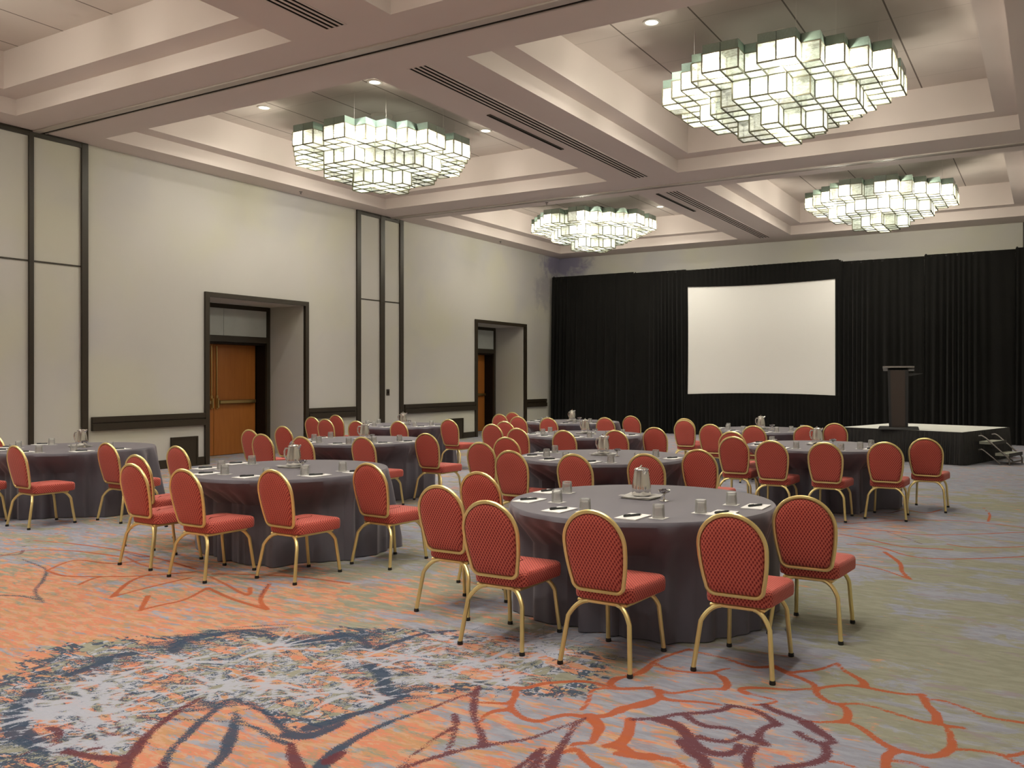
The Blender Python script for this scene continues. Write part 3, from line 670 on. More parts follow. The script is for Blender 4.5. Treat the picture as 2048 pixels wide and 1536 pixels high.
# ------------------------------------------------------------------ chandeliers
S = .2286
def box_meshes():
    h = S/2; out = {}
    for kind, ztop in (('top', h+.115), ('low', h)):
        bm = bmesh.new(); e = h-.003
        for (p, q) in (((-e, -e), (e, -e)), ((e, -e), (e, e)), ((e, e), (-e, e)), ((-e, e), (-e, -e))):
            quad(bm, [(*p, -e), (*q, -e), (*q, h), (*p, h)], 0)
            if kind == 'top': quad(bm, [(*p, h), (*q, h), (*q, ztop), (*p, ztop)], 1)
        quad(bm, [(-e, -e, -e), (-e, e, -e), (e, e, -e), (e, -e, -e)], 0)
        quad(bm, [(-e, -e, h-.004), (-e, e, h-.004), (e, e, h-.004), (e, -e, h-.004)], 2)  # opaque cap added inside the box to keep its light off the ceiling
        w = .0085
        for sx in (-1, 1):
            for sy in (-1, 1): box(bm, sx*h-w, sx*h+w, sy*h-w, sy*h+w, -h, h, 2)
        for z in (-h, h):
            for s_ in (-1, 1):
                ww = w if z < 0 else w*.6
                box(bm, -h, h, s_*h-ww, s_*h+ww, z-ww, z+ww, 2); box(bm, s_*h-ww, s_*h+ww, -h, h, z-ww, z+ww, 2)
        bmesh.ops.recalc_face_normals(bm, faces=bm.faces)
        out[kind] = mk(bm, 'glass_box', [M_pane, M_band, M_bar], recalc=False)
    return out
BX = box_meshes()
def in_top(i, j):
    a, b = abs(i), abs(j)
    if a > 6 or b > 6 or a+b > 8: return False
    if b == 6: return 1 <= a <= 2
    if a == 6: return 1 <= b <= 2
    return True
in_mid = lambda i, j: abs(i) <= 4 and abs(j) <= 4 and abs(i)+abs(j) <= 5
in_bot = lambda i, j: abs(i)+abs(j) <= 2
def cells():
    L = []
    for i in range(-6, 7):
        for j in range(-6, 7):
            if in_top(i, j) and not in_mid(i, j): L.append((i, j, 0))
            if in_mid(i, j) and not in_bot(i, j): L.append((i, j, 1))
            if in_bot(i, j): L.append((i, j, 2))
    return L
BULBS = [(a*2, b*6, 0) for a in (-1, 1) for b in (-1, 1)]+[(a*6, b*2, 0) for a in (-1, 1) for b in (-1, 1)]+[(a*4, b*4, 0) for a in (-1, 1) for b in (-1, 1)]+[(1, -4, 1), (4, 1, 1), (-1, 4, 1), (-4, -1, 1), (0, -1, 2), (0, 1, 2)]
def chandelier(cx, cy, z0, lab, near=True):
    r = thing('glass_box_chandelier', lab, 'chandelier', (cx, cy, z0), 0, 'stepped chandeliers of lit glass boxes')
    L = cells()
    L.sort(key=lambda c: (c[0]*.49 - c[1]*.87) - c[2]*1.5)        # far ones first, near ones last
    far, nearl = (L[:len(L)-100], L[len(L)-100:]) if near else (L, [])
    pos = lambda c: (c[0]*S, c[1]*S, S/2 - c[2]*S)
    for c in nearl:
        o = bpy.data.objects.new('glass_box', BX['top' if c[2] == 0 else 'low']); link(o, r); o.location = pos(c)
    bm = bmesh.new()
    for c in far:
        src = BX['top' if c[2] == 0 else 'low']; base = len(bm.verts)
        bm.from_mesh(src); bm.verts.ensure_lookup_table()
        for v in bm.verts[base:]: v.co += Vector(pos(c))
    me = mk(bm, 'glass_box', [M_pane, M_band, M_bar], recalc=False)
    o = bpy.data.objects.new('glass_box', me); link(o, r); tag(o, kind='stuff', label='remaining glass boxes on the far side')
    for (i, j, k) in BULBS:
        ld = bpy.data.lights.new('bulb', 'POINT'); ld.energy = BULB*((1.35 if cy > 17 else 1.0) if near else 1.0); ld.shadow_soft_size = .03; ld.color = (1, .94, .86)
        b = bpy.data.objects.new('bulb', ld); link(b, r); b.location = pos((i, j, k))
    top = Z2 - z0
    bm = bmesh.new()   # dark hanging frame above the boxes
    for s_ in (-1, 1):
        box(bm, -.5, .5, s_*.45-.05, s_*.45+.05, S+.20, S+.27); box(bm, s_*.45-.05, s_*.45+.05, -.5, .5, S+.20, S+.27)
    for sx in (-.45, .45):
        for sy in (-.45, .45): box(bm, sx-.02, sx+.02, sy-.02, sy+.02, S-.02, S+.22)
    obj('hanging_frame', bm, M_brown2, r)
    bm = bmesh.new(); lathe(bm, [(0, top-.05), (.17, top-.05), (.19, top-.001), (0, top-.001)], 20); obj('ceiling_canopy', bm, M_ring, r, True)
    for (sx, sy) in ((-.9, -.9), (.9, -.9), (.9, .9), (-.9, .9), (.5, -1.2), (1.2, .2)):
        bm = bmesh.new(); tube(bm, [(sx, sy, S+.1), (sx, sy, top-.001)], .002, 6); obj('suspension_wire', bm, M_ring, r)
    return r
chandelier(3.57, 11.43, 5.416, 'stepped chandelier of glowing glass boxes over the nearer door side, left of photo')
chandelier(10.70, 11.32, 5.337, 'largest glowing glass-box chandelier, top right of the photo')
chandelier(3.70, 19.10, 5.34, 'smallest glowing glass-box chandelier, far away above the left corner of the drape')
chandelier(10.65, 19.2, 5.30, 'far glowing glass-box chandelier above and right of the projection screen')
chandelier(3.50, 3.40, 5.38, 'glass-box chandelier in the nearest left ceiling coffer, outside the photo', False)
chandelier(10.65, 3.40, 5.38, 'glass-box chandelier in the coffer above the camera, outside the photo', False)

# ------------------------------------------------------------------ chairs
def superback(w, zlo, zhi, n=40, inset=0.0):
    """outline (x,z) of the chair back: round arch above, narrower rounded bottom"""
    pts = []; W = w-inset; r = W; zc = zhi-inset-r*.98
    for k in range(n+1):
        a = PI*k/n; pts.append((W*math.cos(a), zc+r*.98*math.sin(a)))
    zb = zlo+inset; wb = W*.85; rc = .05
    for t_ in (.25, .5, .75): pts.append((-(W+(wb-W)*(t_**1.9)), zc+(zb+rc-zc)*t_))
    for k in range(7):
        a = PI+PI/2*k/6; pts.append((-(wb-rc)+rc*math.cos(a), zb+rc+rc*math.sin(a)))
    for k in range(7):
        a = -PI/2+PI/2*k/6; pts.append(((wb-rc)+rc*math.cos(a), zb+rc+rc*math.sin(a)))
    for t_ in (.75, .5, .25): pts.append(((W+(wb-W)*(t_**1.9)), zc+(zb+rc-zc)*t_))
    return pts
ylean = lambda z: .048-.085*(z-.44)/.45       # slight backward lean
def make_chair():
    r = thing('banquet_chair', 'x', 'chair')
    out = superback(.191, .432, .886)
    bm = bmesh.new(); tube(bm, [(x, ylean(z), z) for x, z in out], .0125, 8, closed=True); obj('back_frame', bm, M_gold, r, True)
    # back cushion: bulged pad on both faces
    bm = bmesh.new(); rings = []
    for (ins, yo) in ((.010, .0), (.018, -.012), (.035, -.018), (.07, -.021), (.12, -.023)):
        rings.append([(x, ylean(z)+yo, z) for x, z in superback(.190, .432, .886, inset=ins)])
    for (ins, yo) in ((.018, .022), (.035, .034), (.07, .041), (.12, .045)):
        rings.append([(x, ylean(z)+yo, z) for x, z in superback(.190, .432, .886, inset=ins)])
    V = [[bm.verts.new(p) for p in R_] for R_ in rings]
    def br(A, B):
        m_ = len(A)
        for k in range(m_): bm.faces.new((A[k], A[(k+1) % m_], B[(k+1) % m_], B[k]))
    for a, b in ((0, 1), (1, 2), (2, 3), (3, 4), (0, 5), (5, 6), (6, 7), (7, 8)): br(V[a], V[b])
    for q in (V[4], V[8]):
        cx_ = sum((v.co for v in q), Vector())/len(q); c = bm.verts.new(cx_)
        for k in range(len(q)): bm.faces.new((q[k], q[(k+1) % len(q)], c))
    obj('backrest', bm, M_fab, r, True)
    # seat cushion: crowned, wider at front, rounded corners
    bm = bmesh.new()
    def srect(s, z, n=8):
        pts = []; wb, wf, y0, y1, rc = .190*s, .216*s, .078+(1-s)*.2, .515-(1-s)*.2, .06
        for (cx_, cy_, a0, w_) in ((1, y1-rc, 0, wf), (-1, y1-rc, PI/2, wf), (-1, y0+rc, PI, wb), (1, y0+rc, 1.5*PI, wb)):
            for k in range(n+1):
                a = a0+PI/2*k/n; pts.append((cx_*(w_-rc)+rc*math.cos(a), cy_+rc*math.sin(a), z))
        return [bm.verts.new(p) for p in pts]
    lv = [srect(.93, .368), srect(.985, .374), srect(1.0, .392), srect(1.0, .432), srect(.985, .448), srect(.94, .458), srect(.6, .466), srect(.25, .469)]
    for a, b in zip(lv, lv[1:]): br(a, b)
    bm.faces.new(lv[0][::-1]); bm.faces.new(lv[-1])
    obj('seat', bm, M_fab, r, True)
    bm = bmesh.new()   # gold frame under the seat
    fr = [(-.15, .09, .358), (.15, .09, .358), (.165, .44, .358), (-.165, .44, .358)]
    tube(bm, fr, .011, 6, closed=True); tube(bm, [(-.10, .10, .362), (-.10, .10, .415), (-.10, ylean(.436), .434)], .009, 6); tube(bm, [(.10, .10, .362), (.10, .10, .415), (.10, ylean(.436), .434)], .009, 6)
    obj('seat_frame', bm, M_gold, r, True)
    for sx in (-1, 1):
        for rear in (1, 0):
            if rear: p0, p1, p2, foot = (.095, .095, .356), (.155, .075, .352), (.195, .045, .27), (.222, .0, .016)
            else: p0, p1, p2, foot = (.125, .40, .356), (.155, .435, .352), (.172, .468, .28), (.187, .505, .016)
            pts = []
            ctrl = [Vector((sx*p[0], p[1], p[2])) for p in (p0, p1, p2, foot)]
            # smooth bend between top stub and the straight leg
            A, B, C, D_ = ctrl
            for k in range(9):
                t_ = k/8; pts.append((1-t_)**2*A+2*t_*(1-t_)*B+t_*t_*C)
            pts += [C.lerp(D_, .33), C.lerp(D_, .66), D_]
            bm = bmesh.new(); tube(bm, pts, .0135, 8); leg = obj('leg', bm, M_gold, r, True)
            bm = bmesh.new(); lathe(bm, [(0, .0), (.016, .0), (.018, .006), (.0155, .022), (0, .022)], 12, cx=sx*foot[0], cy=foot[1]); obj('foot_cap', bm, M_black, leg, True)
    return r
chair0 = make_chair()
used = [False]
def place_chair(x, y, lab, grp):
    o = chair0 if not used[0] else copy_tree(chair0)
    used[0] = True
    o.location = (x, y, 0); o.rotation_euler = (0, 0, math.radians(random.uniform(-2.0, 2.0)))
    o['label'] = lab; o['group'] = grp
    return o

TB = {  # centre, table phrase, chairs (x, y, seat phrase)
 'a': ((11.339, 5.446), 'nearest table', [(10.22,4.63,'left side, front chair'),(9.97,5.44,'left side, rear chair'),(10.93,4.19,'first of the near row'),(11.64,4.17,'second of the near row'),(12.34,4.44,'third of the near row'),(12.51,5.31,'right side chair')]),
 'b': ((7.536, 5.732), 'left foreground table', [(7.01,4.53,'leftmost of the near row'),(6.27,5.06,'mostly hidden behind the leftmost chair'),(5.656,5.93,'far left chair by the dark grille'),(7.79,4.455,'second of the near row'),(8.455,4.765,'third of the near row'),(8.75,5.53,'right side chair')]),
 'c': ((3.28, 6.185), 'table cut off by the left photo edge', [(1.94,5.99,'only its rounded top visible'),(3.36,4.78,'only its seat corner visible'),(4.10,5.11,'fully visible near chair'),(4.58,5.83,'right side chair')]),
 'd': ((9.534, 8.341), 'table right behind the nearest table', [(8.19,7.95,'left side chair'),(7.99,8.77,'rear left chair, partly hidden'),(8.87,7.54,'first of the near row'),(9.77,7.30,'second of the near row'),(10.38,7.64,'third of the near row'),(10.71,8.23,'right side chair')]),
 'e': ((7.592, 11.478), 'third table of the centre column', [(6.13,11.14,'left side chair'),(5.81,11.98,'rear left chair, partly hidden'),(6.85,10.77,'first of the near row'),(7.80,10.52,'second of the near row'),(8.49,10.78,'third of the near row'),(8.73,11.59,'right side chair')]),
 'f': ((5.587, 14.681), 'farthest centre table before the drape', [(4.11,14.33,'left side chair'),(3.83,15.22,'rear left chair, partly hidden'),(4.94,13.73,'first of the near row'),(5.68,13.62,'second of the near row'),(6.62,14.10,'third of the near row'),(6.77,14.91,'right side chair')]),
 'g': ((5.50, 8.85), 'table before the nearer wooden door', [(3.95,8.31,'left side chair'),(3.69,9.14,'rear left chair'),(4.86,7.74,'first of the near row'),(5.52,7.80,'second of the near row'),(6.43,7.93,'third of the near row'),(6.66,8.87,'right side chair')]),
 'h': ((3.45, 12.10), 'far left table by the wall switch', [(1.72,11.60,'left side chair'),(1.49,12.44,'rear left chair'),(2.56,11.11,'first of the near row'),(3.46,10.94,'second of the near row'),(4.22,11.14,'third of the near row'),(4.60,12.03,'right side chair')]),
 'i': ((11.27, 11.0), 'right table before the stage', [(10.05,11.20,'rear left chair, mostly hidden'),(10.26,10.64,'left side chair'),(10.91,10.11,'first of the near row'),(11.55,10.09,'second of the near row'),(12.15,10.50,'third of the near row'),(12.52,11.10,'right side chair')]),
 'j': ((9.647, 13.948), 'far table below the projection screen', [(8.07,14.42,'rear left chair, mostly hidden'),(8.27,13.90,'left side chair'),(9.03,13.14,'first of the near row'),(9.77,13.07,'second of the near row'),(10.52,13.33,'third of the near row'),(10.80,14.07,'right side chair')]),
}
TR = .915; TZ = .762
def tablecloth(cx, cy, chairs, seed):
    rs = random.Random(seed); n = 288
    ph = [rs.uniform(0, 2*PI) for _ in range(6)]
    # how far in the seats push the cloth, per direction
    lim = np.full(n, 9.0)
    for (x, y) in chairs:
        dx, dy = x-cx, y-cy
        for u in np.linspace(-.262, .262, 25):
            for v in np.linspace(.03, .555, 20):
                a = math.atan2(dy+v, dx+u); rr = math.hypot(dx+u, dy+v); k = int((a % (2*PI))/(2*PI)*n) % n
                for q in (-1, 0, 1): lim[(k+q) % n] = min(lim[(k+q) % n], rr)
    lim = lim-.025
    sm = lim.copy()
    for k in range(n):      # smooth but never above the limit
        for q in range(-18, 19): sm[k] = min(sm[k], lim[(k+q) % n]+.007*abs(q))
    zs = [TZ+.0, TZ-.002, TZ-.010, TZ-.03, TZ-.08, TZ-.15, .52, .47, .42, .36, .29, .22, .15, .09, .04, .006]
    bm = bmesh.new(); R_ = []
    cen = bm.verts.new((0, 0, TZ+.0005)); inner = [bm.verts.new((TR*.97*math.cos(2*PI*k/n), TR*.97*math.sin(2*PI*k/n), TZ)) for k in range(n)]
    for k in range(n): bm.faces.new((cen, inner[k], inner[(k+1) % n]))
    prev = inner
    amp = [rs.uniform(.5, 1.5) for _ in range(n)]
    for si, z in enumerate(zs[1:], 1):
        ring = []; t_ = (TZ-z)/TZ
        for k in range(n):
            a = 2*PI*k/n
            cr = 1-2*abs(math.sin(7.5*a+ph[5]+.9*math.sin(2*a+ph[1])))
            fold = .45*cr+.8*(math.sin(15*a+ph[0]+1.1*math.sin(3*a+ph[3]))+.9*math.sin(23*a+ph[1]+.9*math.sin(2*a+ph[4]))+.6*math.sin(38*a+ph[2]+.8*math.sin(5*a)))/2.1
            if si == 1: rr = TR-.002
            elif si == 2: rr = TR+.005
            else:
                g = min(1, (TZ-z)/.16)
                rr = TR+.008+.095*t_+fold*(.022+.06*t_)*g
                L_ = sm[k]-.040+fold*.038
                if L_ < rr:
                    s_ = max(0, min(1, (TZ-.03-z)/.22)); s_ = s_*s_*(3-2*s_); rr = rr+(L_-rr)*s_
                    if z < .3: rr += (t_-.6)*.0
            ring.append(bm.verts.new((rr*math.cos(a), rr*math.sin(a), z)))
        for k in range(n): bm.faces.new((prev[k], ring[k], ring[(k+1) % n], prev[(k+1) % n]))
        prev = ring
    me = mk(bm, 'tablecloth', M_cloth, True)
    o = bpy.data.objects.new('tablecloth', me); link(o); o.location = (cx, cy, 0); return o
# table top & legs (under the cloths)
bm = bmesh.new(); lathe(bm, [(0, .735), (TR-.03, .735), (TR-.02, .745), (TR-.03, .757), (0, .757)], 48); top0 = mk(bm, 'tabletop', M_brown, True)
legm = []
for sx in (-1, 1):
    for sy in (-1, 1):
        bm = bmesh.new(); tube(bm, [(sx*.40, sy*.32, .74), (sx*.42, sy*.34, 0)], .016, 8); legm.append(mk(bm, 'leg', M_tubem))
# table ware prototypes
def ware():
    W = {}
    bm = bmesh.new(); box(bm, -.0725, .0725, -.11, .11, 0, .006); W['pad'] = mk(bm, 'notepad', M_paper)
    bm = bmesh.new(); tube(bm, [(-.068, 0, .0072), (.052, 0, .0072)], .0070, 8); W['pen'] = mk(bm, 'barrel', M_pen, True)
    bm = bmesh.new(); tube(bm, [(.052, 0, .0072), (.070, 0, .0045)], [.0062, .001], 8); W['tip'] = mk(bm, 'pen_tip', M_steel, True)
    bm = bmesh.new(); tube(bm, [(-.064, 0, .0145), (-.02, 0, .0145)], .0018, 6); W['clip'] = mk(bm, 'pocket_clip', M_pen, True)
    bm = bmesh.new(); box(bm, -.05, .05, -.045, .045, 0, .0015); W['coaster'] = mk(bm, 'paper_coaster', M_doily)
    bm = bmesh.new()   # tumbler standing upside down, thick foot on top
    lathe(bm, [(.038, 0), (.038, .03), (.036, .055), (.0355, .078), (.034, .083), (.0, .083), (.0, .066), (.031, .064), (.0335, .05), (.0362, .03), (.0364, 0), (.038, 0)], 28)
    W['glass'] = mk(bm, 'water_glass', M_glass, True)
    return W
W = ware()
def mesh_obj(name, me, parent=None, loc=None, rz=0):
    o = bpy.data.objects.new(name, me); link(o, parent)
    if loc is not None: o.location = loc
    o.rotation_euler = (0, 0, rz); return o
def make_pitcher():
    r = thing('water_pitcher', 'x', 'pitcher')
    bm = bmesh.new(); lathe(bm, [(0, .0), (.066, 0), (.069, .006), (.069, .05), (.064, .10), (.055, .155), (.050, .178), (.053, .184), (.051, .186), (.048, .178), (.0, .172)], 32); obj('body', bm, M_steel, r, True)
    bm = bmesh.new(); tube(bm, [(-.052, -.006, .160), (-.088, -.012, .158), (-.100, -.014, .13), (-.098, -.014, .09), (-.083, -.01, .055), (-.066, -.008, .045)], [.006, .0075, .008, .0075, .007, .006], 8, sx=1.3); obj('handle', bm, M_steel, r, True)
    bm = bmesh.new(); tube(bm, [(.045, .004, .165), (.062, .006, .180), (.074, .007, .196)], [.018, .013, .008], 8); obj('spout', bm, M_steel, r, True)
    bm = bmesh.new(); lathe(bm, [(0, .186), (.049, .184), (.045, .192), (.02, .198), (0, .199)], 24); tube(bm, [(-.02, 0, .197), (-.012, 0, .208), (.0, 0, .21)], .006, 6); obj('lid', bm, M_steel, r, True)
    return r
def make_plate():
    r = thing('napkin_tray', 'x', 'tray')
    bm = bmesh.new(); box(bm, -.11, .11, -.095, .095, 0, .008); bev(bm, .003, 1); obj('plate', bm, M_white, r)
    bm = bmesh.new(); nn = 12; g = []
    for i in range(nn+1):
        row = []
        for j in range(nn+1):
            u, v = i/nn*2-1, j/nn*2-1
            row.append(bm.verts.new((u*.135*(1-.08*v*v), v*.120*(1-.08*u*u), .014+.007*(abs(u*v)**1.2)+.002*math.sin(9*u+4*v))))
        g.append(row)
    for i in range(nn):
        for j in range(nn): bm.faces.new((g[i][j], g[i+1][j], g[i+1][j+1], g[i][j+1]))
    ext = bmesh.ops.solidify(bm, geom=bm.faces[:], thickness=.004)
    obj('folded_napkin', bm, M_doily, r, True)
    return r
def make_compote():
    r = thing('candy_compote', 'x', 'dish')
    bm = bmesh.new(); lathe(bm, [(0, 0), (.031, 0), (.032, .004), (.010, .010), (.006, .022), (.006, .045), (.012, .054), (.034, .062), (.045, .078), (.043, .079), (.032, .066), (0, .060)], 28); obj('stemmed_bowl', bm, M_glass if False else M_steel, r, True)
    bm = bmesh.new(); rr = random.Random(5)
    for k in range(26):
        a = rr.uniform(0, 2*PI); q = .034*math.sqrt(rr.random()); M_ = Matrix.Translation((q*math.cos(a), q*math.sin(a), .071+rr.uniform(0, .014)-q*.15)) @ Matrix.Rotation(rr.uniform(0, 3), 4, 'Z') @ Matrix.Rotation(rr.uniform(-.6, .6), 4, 'X')
        box(bm, -.009, .009, -.005, .005, -.004, .004, 0, M_)
    o = obj('wrapped_candies', bm, M_candy, r); tag(o, kind='stuff'); return r
P0 = [make_pitcher(), make_plate(), make_compote()]; first = [True]
PADS = [(-.85, .07, 'the rear left seat'), (-.67, -.40, 'the front left seat'), (-.29, -.68, 'the first near-row seat'), (.24, -.68, 'the second near-row seat'), (.69, -.30, 'the third near-row seat'), (.79, .08, 'the right seat')]
COA = [(-.65, .10, 'the rear left seat'), (-.49, -.37, 'the front left seat'), (-.12, -.63, 'the first near-row seat'), (.41, -.63, 'the second near-row seat'), (.56, -.32, 'the third near-row seat'), (.61, .10, 'the right seat')]
SH = {'a': 'nearest table', 'b': 'left foreground table', 'c': 'table at left photo edge', 'd': 'table behind the nearest', 'e': 'third centre-column table', 'f': 'farthest centre table', 'g': 'table before nearer door', 'h': 'far left table by switch', 'i': 'right table before stage', 'j': 'table below the screen'}
PZ = TZ+.001
for ti, (key, ((cx, cy), phrase, chs)) in enumerate(TB.items()):
    slid = []
    for (x, y, sp) in chs:
        ux, uy = X0-x, -y; L_ = math.hypot(ux, uy); q = 0
        while math.hypot(x-cx, y-cy) < 1.22 and y < cy-.3 and q < .42: x += ux/L_*.02; y += uy/L_*.02; q += .02
        slid.append((x, y, sp))
    chs = slid
    for (x, y, sp) in chs:
        place_chair(x, y, 'red gold-framed chair, %s at the %s' % (sp, phrase) if len((sp+' '+phrase).split()) < 12 else 'red chair, %s, at the %s' % (sp, SH[key]), 'red and gold banquet chairs round the %s' % phrase)
    r = thing('round_table', 'round banquet table hidden under its cloth, the %s' % SH[key], 'table', (cx, cy, 0), 0, 'round banquet tables')
    mesh_obj('tabletop', top0, r)
    for m_ in legm: mesh_obj('leg', m_, r)
    c = tablecloth(cx, cy, [(x, y) for x, y, _ in chs], 11+ti); tag(c, 'floor-length charcoal mauve cloth draped over the %s' % phrase, 'tablecloth', 'charcoal mauve round tablecloths')
    pr = [P0[i] if first[0] else copy_tree(P0[i]) for i in range(3)]; first[0] = False
    jr = random.Random(50+ti)
    px_, py_ = cx-.06+jr.uniform(-.02, .02), cy+.13
    pr[1].location = (px_+.0, py_-.01, PZ); pr[1].rotation_euler = (0, 0, jr.uniform(-.1, .1))
    pr[0].location = (px_, py_, PZ+.0195); pr[0].rotation_euler = (0, 0, {'a': -.75, 'c': .25, 'g': .25, 'b': .15, 'h': .2}.get(key, -.3))
    pr[2].location = (px_+.215, py_-.09, PZ)
    for o, nm in zip(pr, ('polished steel water pitcher on a napkin-covered plate, %s', 'white plate with folded napkin under the pitcher of the %s', 'small stemmed steel dish of dark wrapped candies on the %s')):
        o['label'] = nm % SH[key]
    pr[0]['group'] = 'steel water pitchers'; pr[1]['group'] = 'napkin plates'; pr[2]['group'] = 'candy dishes'
    for i, (dx, dy, sp) in enumerate(PADS):
        if key == 'c' and i == 2: pass
        a = jr.uniform(-.06, .06); x, y = cx+dx+jr.uniform(-.02, .02), cy+dy+jr.uniform(-.015, .015)
        if math.hypot(x-cx, y-cy) > .80: q = .80/math.hypot(x-cx, y-cy); x, y = cx+(x-cx)*q, cy+(y-cy)*q
        o = mesh_obj('notepad', W['pad'], None, (x, y, PZ), a); tag(o, 'white notepad at %s, %s' % (sp, SH[key]), 'notepad', 'white notepads')
        p = thing('ballpoint_pen', 'black pen on the notepad at %s, %s' % (sp, SH[key]), 'pen', (x, y, PZ+.0062), a+1.05+jr.uniform(-.12, .12), 'black pens')
        mesh_obj('barrel', W['pen'], p); mesh_obj('pen_tip', W['tip'], p); mesh_obj('pocket_clip', W['clip'], p)
    for i, (dx, dy, sp) in enumerate(COA):
        x, y = cx+dx+jr.uniform(-.02, .02), cy+dy+jr.uniform(-.015, .015); a = jr.uniform(-.1, .1)
        o = mesh_obj('paper_coaster', W['coaster'], None, (x, y, PZ), a); tag(o, 'white paper coaster under the glass at %s, %s' % (sp, SH[key]), 'coaster', 'paper coasters')
        o = mesh_obj('water_glass', W['glass'], None, (x, y, PZ+.0016), 0); tag(o, 'upside-down clear glass at %s, %s' % (sp, SH[key]), 'glass', 'upturned water glasses')

# ------------------------------------------------------------------ drapes, screen
def drape_mesh(x0, x1, y, z0, z1, seed, pitch=.17, amp=.06, flare=.0, thick=.004):
    rs = random.Random(seed); step = .012; n = int((x1-x0)/step); bm = bmesh.new(); prev = None
    ph = [rs.uniform(0, 6) for _ in range(6)]
    zs = [z0, z0+.15, z0+.5, z0+1.1, (z0+z1)/2, z1-1.0 if z1-z0 > 2.4 else z0+(z1-z0)*.7, z1-.25, z1-.11, z1-.10, z1]
    zs = sorted(set(round(z, 3) for z in zs if z0 <= z <= z1)); rows = []
    for z in zs:
        t_ = (z1-z)/(z1-z0); row = []
        for k in range(n+1):
            x = x0+(x1-x0)*k/n
            u = x/pitch + .7*math.sin(x*1.7+ph[0])+.5*math.sin(x*4.1+ph[1])
            f = math.sin(2*PI*u+.4*math.sin(t_*3+x*2))*(.6+.4*math.sin(x*2.3+ph[2]))+.45*math.sin(2*PI*u*.43+ph[3]+t_*1.2)
            a = amp*(.25+.75*min(1, t_*2.2)) if z < z1-.105 else amp*.22
            row.append(bm.verts.new((x, y - f*a - .03 - flare*t_, z)))
        rows.append(row)
    for A, B in zip(rows, rows[1:]):
        for k in range(n): bm.faces.new((A[k], A[k+1], B[k+1], B[k]))
    return bm
ZD = 4.74
def drape(x0, x1, y, lab, seed, zt=ZD, **kw):
    r = thing('stage_drape', lab, 'drape', ((x0+x1)/2, y, 0), 0, 'black pipe-and-drape curtains'); ox = (x0+x1)/2
    bm = drape_mesh(x0-ox, x1-ox, 0, .01, zt, seed, **kw); obj('curtain', bm, M_drape, r, True)
    bm = bmesh.new(); tube(bm, [(x0-ox, .0, zt-.05), (x1-ox, .0, zt-.05)], .02, 8); obj('top_pipe', bm, M_black, r, True)
    bm = bmesh.new()
    tube(bm, [(x0-ox+.03, .03, 0), (x0-ox+.03, .03, zt+.03)], .022, 8); lathe(bm, [(0, .0), (.2, .0), (.2, .008), (0, .008)], 16, cx=x0-ox+.25, cy=.22)
    obj('upright', bm, M_black, r, True); return r
drape(.12, 2.95, 23.12, 'black drape in the far left corner beside the wall', 1, 4.79, flare=.12)
drape(2.95, 4.62, 23.12, 'black drape immediately left of the projection screen', 2, 4.76)
drape(8.98, 11.05, 23.12, 'black drape immediately right of the screen, behind the lectern', 3, 4.70)
drape(11.05, 13.1, 23.12, 'black drape behind the right end of the stage', 4, 4.73)
drape(13.1, 15.1, 23.12, 'black drape at the right edge of the photo behind the steps', 5, 4.76)
SX0, SX1, SZ0, SZ1, SY = 4.70, 8.90, 1.155, 4.255, 23.03
r = thing('projection_screen', 'large white projection screen dressed with black drapes above, below and beside', 'projection screen', ((SX0+SX1)/2, SY, 0))
cxs = (SX0+SX1)/2; w2 = (SX1-SX0)/2
bm = bmesh.new(); nn = 24; g = []
for i in range(nn+1):
    row = []
    for j in range(nn+1):
        u = i/nn*2-1; v = j/nn
        bow = .045*(1-u*u); sag = .012*(1-abs(v*2-1)**2)
        z0, z1 = SZ0+bow, SZ1-bow*1.1
        row.append(bm.verts.new((u*(w2-sag), -.0, z0+(z1-z0)*v)))
    g.append(row)
for i in range(nn):
    for j in range(nn): bm.faces.new((g[i][j], g[i+1][j], g[i+1][j+1], g[i][j+1]))
back = {v: bm.verts.new((v.co.x, .006, v.co.z)) for v in list(bm.verts)}
for f in list(bm.faces): bm.faces.new([back[v] for v in reversed(f.verts)])
for i in range(nn):
    bm.faces.new((g[i][0], back[g[i][0]], back[g[i+1][0]], g[i+1][0])); bm.faces.new((g[i][nn], g[i+1][nn], back[g[i+1][nn]], back[g[i][nn]]))
    bm.faces.new((g[0][i], g[0][i+1], back[g[0][i+1]], back[g[0][i]])); bm.faces.new((g[nn][i], back[g[nn][i]], back[g[nn][i+1]], g[nn][i+1]))
obj('screen_surface', bm, M_screen, r)
bm = bmesh.new(); t_ = .02
box(bm, -w2-.03, w2+.03, .02, .05, SZ0-.05, SZ0-.01); box(bm, -w2-.03, w2+.03, .02, .05, SZ1+.01, SZ1+.05)
for s_ in (-1, 1): box(bm, s_*(w2+.03)-.02, s_*(w2+.03)+.02, .02, .05, 0, SZ1+.05)
obj('frame', bm, M_black, r)
def bowed(z_fn_lo, z_fn_hi, seed, pitch, amp, x0=-w2-.06, x1=w2+.06):
    rs = random.Random(seed); bm = bmesh.new(); n_ = 300; rows = []
    for q in range(7):
        f_ = q/6; row = []
        for k in range(n_+1):
            x = x0+(x1-x0)*k/n_; u = max(-1, min(1, x/w2))
            zl, zh = z_fn_lo(u), z_fn_hi(u); z = zl+(zh-zl)*f_
            ff = math.sin(2*PI*x/pitch+1.1*math.sin(3*x+seed))*(.7+.3*math.sin(5.1*x+seed))
            row.append(bm.verts.new((x, -.035-ff*amp*(.35+.65*abs(f_-(1 if seed % 2 else 0))), z)))
        rows.append(row)
    for A, B in zip(rows, rows[1:]):
        for k in range(n_): bm.faces.new((A[k], A[k+1], B[k+1], B[k]))
    return bm
obj('top_valance', bowed(lambda u: SZ1-.05*(1-u*u)-.01, lambda u: 4.74+.015*u, 2, .13, .022), M_drape, r, True)
